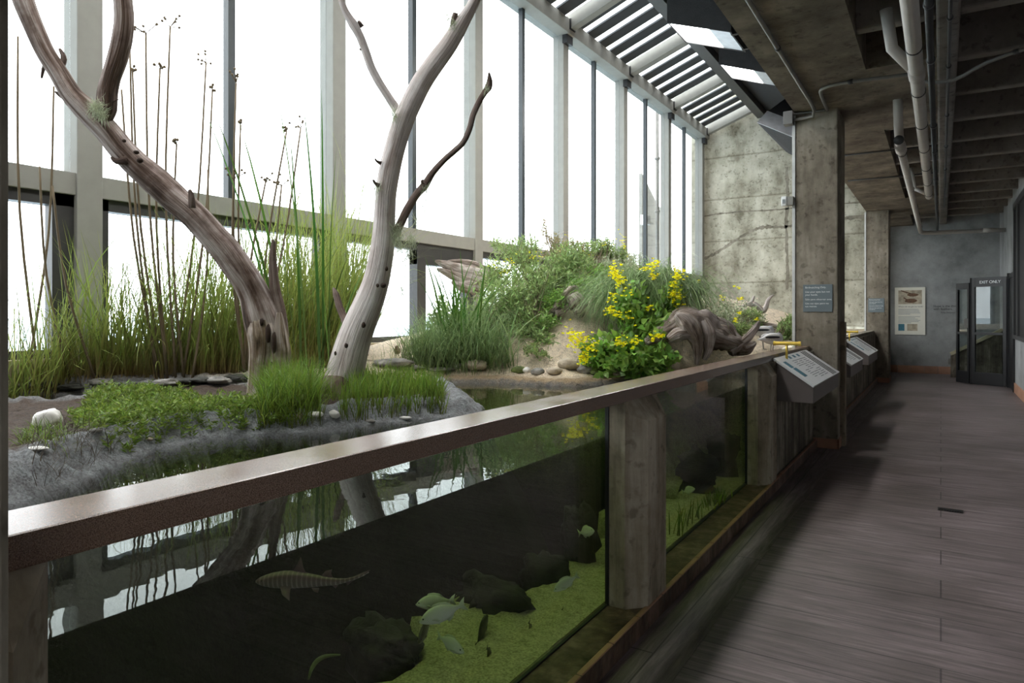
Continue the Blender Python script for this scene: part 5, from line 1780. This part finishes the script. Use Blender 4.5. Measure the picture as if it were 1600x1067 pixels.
def rockat(px, py, wpx, hpx, label, mat='rock', name='rock', seed=0, ratio=0.7, rz=0.6, cat='rock', group=None, rough=0.22):
    g_ = G(px, py)
    d = g_[1] * cT - g_[0] * sT
    s_ = d / F_PX
    o = MB().ball(g_ + np.array((0, 0, hpx * s_ * 0.35)), (wpx / 2 * s_, wpx / 2 * s_ * ratio, hpx / 2 * s_), 20, 12, rough, seed + px * .01, 1.3, rz)
    return tag(o.build(name, MT[mat], None, True), label, cat, group)
rocks = [
    (692, 576, 22, 16, 'dark brown stone beside the white shell at the far shore', 'rock_dark'),
    (743, 578, 38, 17, 'smooth tan and grey stone on the far shore, right of the white shell', 'rock_tan'),
    (810, 582, 24, 12, 'green algae-covered stone on the far shore', 'rock_green'),
    (840, 585, 22, 11, 'flat grey stone between the green stone and the yellow flowers', 'rock'),
    (866, 584, 26, 12, 'tan flat stone at the foot of the bare sand', 'rock_tan'),
    (888, 576, 34, 18, 'large sandy stone left of the yellow flowering plant', 'rock_tan'),
    (915, 583, 26, 14, 'brown stone just left of the flowering plant at the water', 'rock'),
    (932, 586, 22, 10, 'mossy green stone under the yellow flowers', 'rock_green'),
    (968, 590, 22, 12, 'tan stone under the flowering plant near the rail', 'rock_tan'),
    (990, 590, 24, 11, 'pale pointed stone under the plant closest to the rail', 'rock_tan'),
    (612, 572, 64, 14, 'long flat grey slab on the sand right of the pale snag', 'rock'),
    (665, 556, 44, 34, 'rough grey boulder left of the grass tuft by the window', 'rock'),
    (645, 578, 34, 8, 'thin flat dark slab at the edge of the sand', 'rock'),
    (690, 580, 40, 7, 'low brown slab on the shore before the grass tuft', 'rock'),
]
for i, (x, y, w_, h_, lb, mt_) in enumerate(rocks):
    rockat(x, y, w_, h_, lb, mt_, seed=i * 3.1, rz=TH if w_ > 30 else 0.4, rough=0.3 if mt_ == 'rock' else 0.18)
# row of crusty dark stones on the near and back rims
crust = [(40, 608), (75, 610), (110, 609), (260, 603), (285, 601), (312, 600), (340, 599), (368, 598), (200, 606), (160, 607)]
for i, (x, y) in enumerate(crust):
    rockat(x, y, 40, 11, 'low dark crusty stone along the back rim below the sedge', 'rock_dark' if i % 3 else 'rock', 'rim_stone', i * 1.3, 0.7, TH, 'rock', 'rim stones below the sedge', 0.35)
rockat(75, 668, 44, 34, 'large white and tan seashell on the island at the left', 'shell', 'seashell', 3, 0.8, 0.4, 'shell', rough=0.2)
rockat(58, 705, 34, 6, 'thin flat white shell lying on the soil at the left', 'shell', 'seashell', 4, 0.5, TH, 'shell')
rockat(492, 655, 28, 9, 'long white shell on the island rim below the grass tuft', 'shell', 'seashell', 5, 0.5, TH, 'shell')
rockat(522, 663, 18, 12, 'folded white shell on the rim, right of the long one', 'shell', 'seashell', 6, 0.6, 0.3, 'shell', rough=0.35)
rockat(714, 575, 30, 9, 'slanting white shell between two stones on the far shore', 'shell', 'seashell', 7, 0.5, TH + .2, 'shell')
rockat(823, 583, 13, 9, 'small white shell on the far shore', 'shell', 'seashell', 8, 0.6, TH, 'shell')
rockat(633, 656, 20, 5, 'flat pale shell at the island tip', 'shell', 'seashell', 9, 0.5, TH, 'shell')
rockat(468, 662, 10, 10, 'small orange tan shell at the foot of the grass tuft', 'rock_tan', 'seashell', 10, 0.6, TH, 'shell')
rockat(579, 662, 14, 6, 'small grey pebble on the island rim', 'rock', 'pebble', 11, 0.6, TH, 'pebble')
rockat(232, 689, 14, 6, 'brown pebble on the grey crust at the left', 'rock_tan', 'pebble', 12, 0.6, TH, 'pebble')
rockat(150, 678, 20, 7, 'small grey stone on the soil below the green mat', 'rock', 'pebble', 13, 0.6, TH, 'pebble')

# ================================================================ FISH, SHARK, BIRDS
def body_loft(stations, n=14):
    """stations: (x along the body, half width, top z, bottom z, y offset); head at +x"""
    V_, G_ = [], []
    for (x, w_, zt, zb, yo) in stations:
        for k in range(n):
            a = 2 * math.pi * k / n
            ca, sa = math.cos(a), math.sin(a)
            V_.append((x, yo + w_ * ca, (zt + zb) / 2 + (zt - zb) / 2 * sa))
            G_.append((ca, sa, x * 6))
    m = len(stations)
    F_ = []
    for i in range(m - 1):
        for k in range(n):
            k2 = (k + 1) % n
            F_.append((i * n + k, i * n + k2, (i + 1) * n + k2, (i + 1) * n + k))
    F_.append(tuple(range(n - 1, -1, -1)))
    F_.append(tuple((m - 1) * n + k for k in range(n)))
    return V_, F_, G_

def fin(mb, pts, th_=0.006, y=0.0, grain=0.4, plane='xz', off=0.0):
    """a fin: an outlined plate, thick at the middle and thin at the rim"""
    c = np.mean(pts, axis=0)
    n = len(pts)
    def q(p, t):
        return (p[0], y + t, p[1]) if plane == 'xz' else (p[0], p[1], off + t)
    V_ = [q(p, 0.0008) for p in pts] + [q(p, -0.0008) for p in pts] + [q(c, th_), q(c, -th_)]
    F_ = []
    for i in range(n):
        j = (i + 1) % n
        F_ += [(i, j, 2 * n), (n + j, n + i, 2 * n + 1), (j, i, n + i, n + j)]
    mb.add(V_, F_, [(0, grain, 0)] * len(V_))

def place_local(mb, name, mat, label, cat, px, py, d, yaw, pitch, size, group=None, roll=0.0, eyes=None):
    """a body modelled about its middle with its head along +x, set at a real place"""
    V_ = np.vstack(mb.v) * size
    G_ = np.vstack(mb.g)
    me = bpy.data.meshes.new(name)
    me.from_pydata(V_.tolist(), [], mb.f)
    me.materials.append(MT[mat])
    a = me.attributes.new('grain', 'FLOAT_VECTOR', 'POINT')
    a.data.foreach_set('vector', G_.astype(np.float32).ravel())
    me.polygons.foreach_set('use_smooth', [True] * len(me.polygons))
    o = bpy.data.objects.new(name, me)
    COL.objects.link(o)
    o.location = P(px, py, d) if d is not None else px
    o.rotation_euler = (roll, -pitch, yaw)
    tag(o, label, cat, group)
    if eyes:
        for sg in (-1, 1):
            e = MB().ball((0, 0, 0), eyes[3] * size, 8, 6)
            em = bpy.data.meshes.new('eye')
            em.from_pydata(np.vstack(e.v).tolist(), [], e.f)
            em.materials.append(MT['eye'])
            eo = bpy.data.objects.new('eye', em)
            COL.objects.link(eo)
            eo.parent = o
            eo.location = (eyes[0] * size, sg * eyes[1] * size, eyes[2] * size)
    return o

def fish_mesh():
    st = [(0.50, 0.004, 0.004, -0.012), (0.46, 0.028, 0.035, -0.05), (0.38, 0.055, 0.105, -0.095), (0.27, 0.072, 0.165, -0.14), (0.12, 0.078, 0.20, -0.175), (-0.02, 0.07, 0.19, -0.17),
          (-0.14, 0.052, 0.145, -0.13), (-0.25, 0.032, 0.085, -0.075), (-0.33, 0.018, 0.045, -0.04), (-0.38, 0.010, 0.04, -0.035)]
    m = MB()
    m.add(*body_loft([(a, b, c, d, 0) for a, b, c, d in st]))
    fin(m, [(-0.36, 0.03), (-0.43, 0.10), (-0.53, 0.16), (-0.47, 0.0), (-0.53, -0.15), (-0.43, -0.09), (-0.36, -0.03)], 0.006)
    fin(m, [(0.22, 0.15), (0.14, 0.235), (0.0, 0.24), (-0.14, 0.20), (-0.25, 0.10), (-0.1, 0.12), (0.1, 0.16)], 0.006, grain=0.8)
    fin(m, [(-0.03, -0.14), (-0.08, -0.22), (-0.18, -0.17), (-0.25, -0.07), (-0.12, -0.10)], 0.006, grain=-0.2)
    fin(m, [(0.2, -0.12), (0.12, -0.21), (0.08, -0.15)], 0.005, grain=-0.2)
    for sg in (-1, 1):
        fin(m, [(0.24, -0.02), (0.14, -0.02), (0.06, -0.09), (0.12, -0.10)], 0.003, y=0.080 * sg, grain=0.2)
    return m
FM = fish_mesh()
def gd(px, py, off):
    """depth of the tank glass behind a picture point, plus off"""
    return -1.40 / ((px - 800) / F_PX * cT - sT) + off
L_ = TH + math.pi      # yaw of a fish swimming to the left of the picture
fishes = [
    (691, 958, 0.20, L_ + 0.15, -0.32, 74, 'fish', 'silver green fish facing left, nearest of the pair side by side'),
    (680, 941, 0.32, L_ - 0.1, -0.15, 62, 'fish', 'dim green fish just above and behind the nearest silver fish'),
    (704, 1006, 0.18, TH - 0.75, -0.10, 62, 'fish', 'silver fish turned right below the pair, tail to the left'),
    (884, 911, 0.20, L_ + 0.3, -0.45, 46, 'fish', 'pale green fish nose down, left of the post'),
    (916, 831, 0.35, TH - 1.0, 0.35, 42, 'fish', 'small pale fish high beside the middle post'),
    (664, 985, 0.60, TH + 1.35 + math.pi, -0.2, 60, 'fish_dark', 'dark thin fish seen from behind under the pair'),
    (753, 985, 0.55, TH + 1.3, 0.45, 62, 'fish_dark', 'dim dark fish swimming away, right of the silver fish'),
    (742, 945, 0.9, TH + 0.9, 0.3, 50, 'fish_dark', 'very dim fish deep in the water right of the pair'),
    (803, 1034, 0.30, TH + 1.2, -0.7, 30, 'fish_dark', 'small dark fish over the sandy bottom at the lower edge'),
    (764, 1022, 0.35, TH + 1.35, -1.0, 42, 'fish_dark', 'dark upright fish over the sand, left of the small one'),
    (829, 985, 0.35, TH + 1.2, -1.2, 38, 'fish_dark', 'dark fish nose down over the sand in mid pane'),
    (881, 962, 0.30, TH + 1.1, -1.2, 30, 'fish_dark', 'small dark fish nose down near the post'),
    (1076, 766, 0.30, TH - 1.0, 0.4, 28, 'fish', 'single pale fish in the smaller tank pane'),
]
for (x, y, off, yaw, pit, lpx, mt_, lb) in fishes:
    d = gd(x, y, off)
    place_local(FM, 'fish', mt_, lb, 'fish', x, y, d, yaw, pit, lpx * d / F_PX * 1.02, eyes=(0.40, 0.046, 0.045, 0.017))
# thin eel-like fish
o = MB().tube([P(x, y, gd(500, 1030, 0.35)) for x, y in ((482, 1062), (487, 1045), (496, 1032), (510, 1025), (532, 1023))], [0.002, 0.006, 0.008, 0.006, 0.002], 8, sub=5)
tag(o.build('eel', MT['rock_green'], None, True), 'thin greenish eel-like fish curving up at the lower edge', 'fish')
# leopard shark
st = [(0.50, 0.006, 0.0, -0.02, 0.0), (0.47, 0.030, 0.022, -0.035, 0), (0.42, 0.045, 0.045, -0.05, 0), (0.34, 0.055, 0.07, -0.062, 0), (0.24, 0.058, 0.088, -0.065, 0), (0.14, 0.056, 0.09, -0.062, 0), (0.04, 0.048, 0.075, -0.055, 0),
      (-0.06, 0.038, 0.058, -0.045, 0.003), (-0.16, 0.028, 0.045, -0.033, 0.01), (-0.26, 0.019, 0.036, -0.018, 0.02), (-0.34, 0.013, 0.042, 0.006, 0.032), (-0.42, 0.009, 0.062, 0.035, 0.045), (-0.50, 0.005, 0.09, 0.07, 0.055), (-0.56, 0.002, 0.115, 0.105, 0.06)]
sm = MB()
sm.add(*body_loft(st, 18))
fin(sm, [(0.16, 0.075), (0.10, 0.17), (0.075, 0.215), (0.055, 0.12), (0.03, 0.065)], 0.008, grain=0.9)
fin(sm, [(-0.10, 0.045), (-0.15, 0.095), (-0.21, 0.11), (-0.20, 0.07), (-0.22, 0.035)], 0.006, y=0.008, grain=0.9)
fin(sm, [(-0.33, 0.03), (-0.36, -0.015), (-0.40, 0.02), (-0.50, 0.07), (-0.57, 0.125), (-0.50, 0.10), (-0.40, 0.055)], 0.005, y=0.04, grain=0.6)
fin(sm, [(-0.20, -0.02), (-0.24, -0.055), (-0.27, -0.015)], 0.004, y=0.012, grain=0.2)
for sg in (-1, 1):
    base_ = [(0.25, 0.05), (0.20, 0.12), (0.11, 0.17), (0.14, 0.10), (0.15, 0.05)]
    n_ = len(base_)
    V_ = [(x, sg * y, -0.03 - (y - 0.05) * 0.6 + 0.001) for x, y in base_] + [(x, sg * y, -0.03 - (y - 0.05) * 0.6 - 0.003) for x, y in base_]
    sm.add(V_, [tuple(range(n_)), tuple(range(2 * n_ - 1, n_ - 1, -1))] + [(i, n_ + i, n_ + (i + 1) % n_, (i + 1) % n_) for i in range(n_)], [(0, 0.3, 0)] * (2 * n_))
    base_ = [(-0.03, 0.035), (-0.07, 0.075), (-0.11, 0.085), (-0.10, 0.035)]
    n_ = len(base_)
    V_ = [(x, sg * y, -0.04 - (y - 0.03) * 0.4 + 0.001) for x, y in base_] + [(x, sg * y, -0.04 - (y - 0.03) * 0.4 - 0.003) for x, y in base_]
    sm.add(V_, [tuple(range(n_)), tuple(range(2 * n_ - 1, n_ - 1, -1))] + [(i, n_ + i, n_ + (i + 1) % n_, (i + 1) % n_) for i in range(n_)], [(0, 0.3, 0)] * (2 * n_))
ds = gd(484, 908, 0.45)
place_local(sm, 'leopard_shark', 'shark', 'banded grey shark swimming left in the dark water of the near pane', 'shark', 484, 908, ds, L_ - 0.12, -0.03, 178 * ds / F_PX, eyes=(0.425, 0.043, 0.012, 0.006))

# water plants in the second pane
tuft_b = []
r_ = np.random.RandomState(9)
for (x, y, k, l_) in ((1060, 812, 14, 0.22), (1085, 800, 10, 0.20), (1120, 790, 40, 0.12), (1110, 796, 20, 0.12)):
    p = P(x, y, gd(x, y, 0.10))
    b_ = p + r_.normal(size=(k, 3)) * np.array((0.03, 0.08, 0.005))
    b_[:, 2] = 0.08
    tuft_b.append(blades(r_, b_, r_.uniform(0, 6.28, k), r_.uniform(l_ * .6, l_ * 1.2, k), np.full(k, 0.012), r_.uniform(0, .3, k), r_.uniform(0, .9, k), 5))
V_, F_, T_ = cat3(tuft_b)
tag(link('eelgrass', V_, F_, MT['turf'], None, True, tint=T_), 'green eelgrass growing on the sand in the smaller tank pane', 'water plant', kind='stuff')
# dark rocks standing along the sand under water
for i, (x, y, w_, h_, lb) in enumerate([(770, 940, 120, 60, 'dark rock under water behind the sand, below the fish, broad one'), (850, 900, 80, 60, 'dark rock under water left of the pale nose-down fish'), (905, 850, 60, 90, 'tall dark rock under water near the middle post'),
                                        (1090, 730, 60, 50, 'dark rock under water in the smaller pane behind the eelgrass'), (600, 1000, 120, 50, 'low dark rock under water at the bottom left of the sand'), (1130, 700, 50, 40, 'dark rock under water at the far end of the smaller pane')]):
    d = gd(x, y, 0.85)
    s_ = d / F_PX
    o = MB().ball(P(x, y, d), (w_ / 2 * s_, w_ / 2 * s_ * 0.6, h_ / 2 * s_ * 1.2), 22, 14, 0.5, i * 2.2, 1.9)
    p_ = P(x, y, d)
    o.ball((p_[0], p_[1], 0.0), (w_ / 2 * s_, w_ / 2 * s_ * 0.6, max(0.15, p_[2] * 0.8)), 18, 12, 0.4, i * 3.2, 1.9)
    tag(o.build('underwater_rock', MT['rock_dark'], None, True), lb, 'rock')

# birds ---------------------------------------------------------------
def wader(label, px, py, dpt, yaw, size, tuck=True, seed=0):
    g_ = P(px, py, dpt)
    g0 = gz(g_[0], g_[1])
    m = MB()
    st = [(0.50, 0.02, 0.05, 0.01, 0), (0.44, 0.11, 0.17, -0.07, 0), (0.32, 0.19, 0.25, -0.17, 0), (0.15, 0.23, 0.28, -0.23, 0), (-0.05, 0.23, 0.27, -0.22, 0), (-0.25, 0.18, 0.21, -0.16, 0), (-0.42, 0.09, 0.10, -0.08, 0), (-0.56, 0.04, 0.04, -0.04, 0), (-0.66, 0.01, 0.01, -0.015, 0)]
    m.add(*body_loft(st, 16))
    # neck and head turned back onto the shoulders
    b_, f_, g__ = body_loft([(0.46, 0.06, 0.10, -0.02, 0), (0.46, 0.07, 0.19, 0.05, 0.02), (0.40, 0.075, 0.27, 0.12, 0.03), (0.30, 0.07, 0.29, 0.16, 0.03), (0.20, 0.045, 0.27, 0.18, 0.02), (0.12, 0.01, 0.235, 0.22, 0.01)], 12)
    m.add(b_, f_, g__)
    o = place_local(m, 'wading_bird', 'bird_pied', label, 'bird', g_, None, None, yaw, 0.0, size, eyes=(0.34, 0.075, 0.22, 0.012))
    o.location = (g_[0], g_[1], g0 + size * 0.78)
    for nm, mt_, parts in (('beak', 'eye', [[(0.14, 0.02, 0.23), (-0.05, 0.06, 0.24), (-0.2, 0.09, 0.25)]]), ('wing', 'bird_white', None), ('wing_stripe', 'ink', None)):
        if parts:
            q = MB()
            for t_ in parts:
                q.tube(np.array(t_) * size, [0.012 * size, 0.008 * size, 0.003 * size], 6)
            qq = [q]
        else:
            qq = []
            for sg in (-1, 1):
                q = MB()
                if nm == 'wing':
                    q.ball(np.array((-0.05, sg * 0.185, 0.10)) * size, np.array((0.36, 0.07, 0.15)) * size, 14, 8)
                else:
                    q.ball(np.array((-0.10, sg * 0.235, 0.10)) * size, np.array((0.34, 0.035, 0.055)) * size, 14, 8)
                qq.append(q)
        for q in qq:
            me_ = bpy.data.meshes.new(nm)
            me_.from_pydata(np.vstack(q.v).tolist(), [], q.f)
            me_.materials.append(MT[mt_])
            me_.polygons.foreach_set('use_smooth', [True] * len(me_.polygons))
            oo = bpy.data.objects.new(nm, me_)
            COL.objects.link(oo)
            oo.parent = o
    for sg in (-1, 1):
        q = MB().tube(np.array([(0.02, sg * 0.08, -0.16), (0.0, sg * 0.08, -0.45), (0.03, sg * 0.08, -0.77)]) * size, [0.022 * size, 0.014 * size, 0.014 * size], 6)
        q.tube(np.array([(0.03, sg * 0.08, -0.765), (0.14, sg * 0.08, -0.775)]) * size, 0.012 * size, 5)
        me_ = bpy.data.meshes.new('leg')
        me_.from_pydata(np.vstack(q.v).tolist(), [], q.f)
        me_.materials.append(MT['conduit'])
        oo = bpy.data.objects.new('leg', me_)
        COL.objects.link(oo)
        oo.parent = o
    return o
wader('pied long-legged wading bird resting on the sand, left of the two by the rail', 1192, 543, 7.15, L_ + 3.0, 0.235)
wader('pied long-legged wading bird resting on the sand, right of the two by the rail', 1206, 545, 7.00, L_ + 3.3, 0.245)
g_ = G(621, 556)
r = thing('sandpiper', 'tiny plump brown shorebird standing on the sand before the window', 'bird', g_)
MB().ball(g_ + (0, 0, .055), (.036, .042, .04), 14, 10, .08, 1).build('body', MT['bird_brown'], r, True)
MB().ball(g_ + (0.003, -.012, .095), (.02, .022, .019), 12, 8).build('head', MT['bird_brown'], r, True)
MB().tube([g_ + (0.006, -.03, .094), g_ + (0.01, -.055, .09)], [.004, .001], 6).build('beak', MT['eye'], r, True)
for sx in (-.012, .012):
    MB().tube([g_ + (sx, 0, 0), g_ + (sx, 0, .03)], .0025, 6).build('leg', MT['stem'], r)
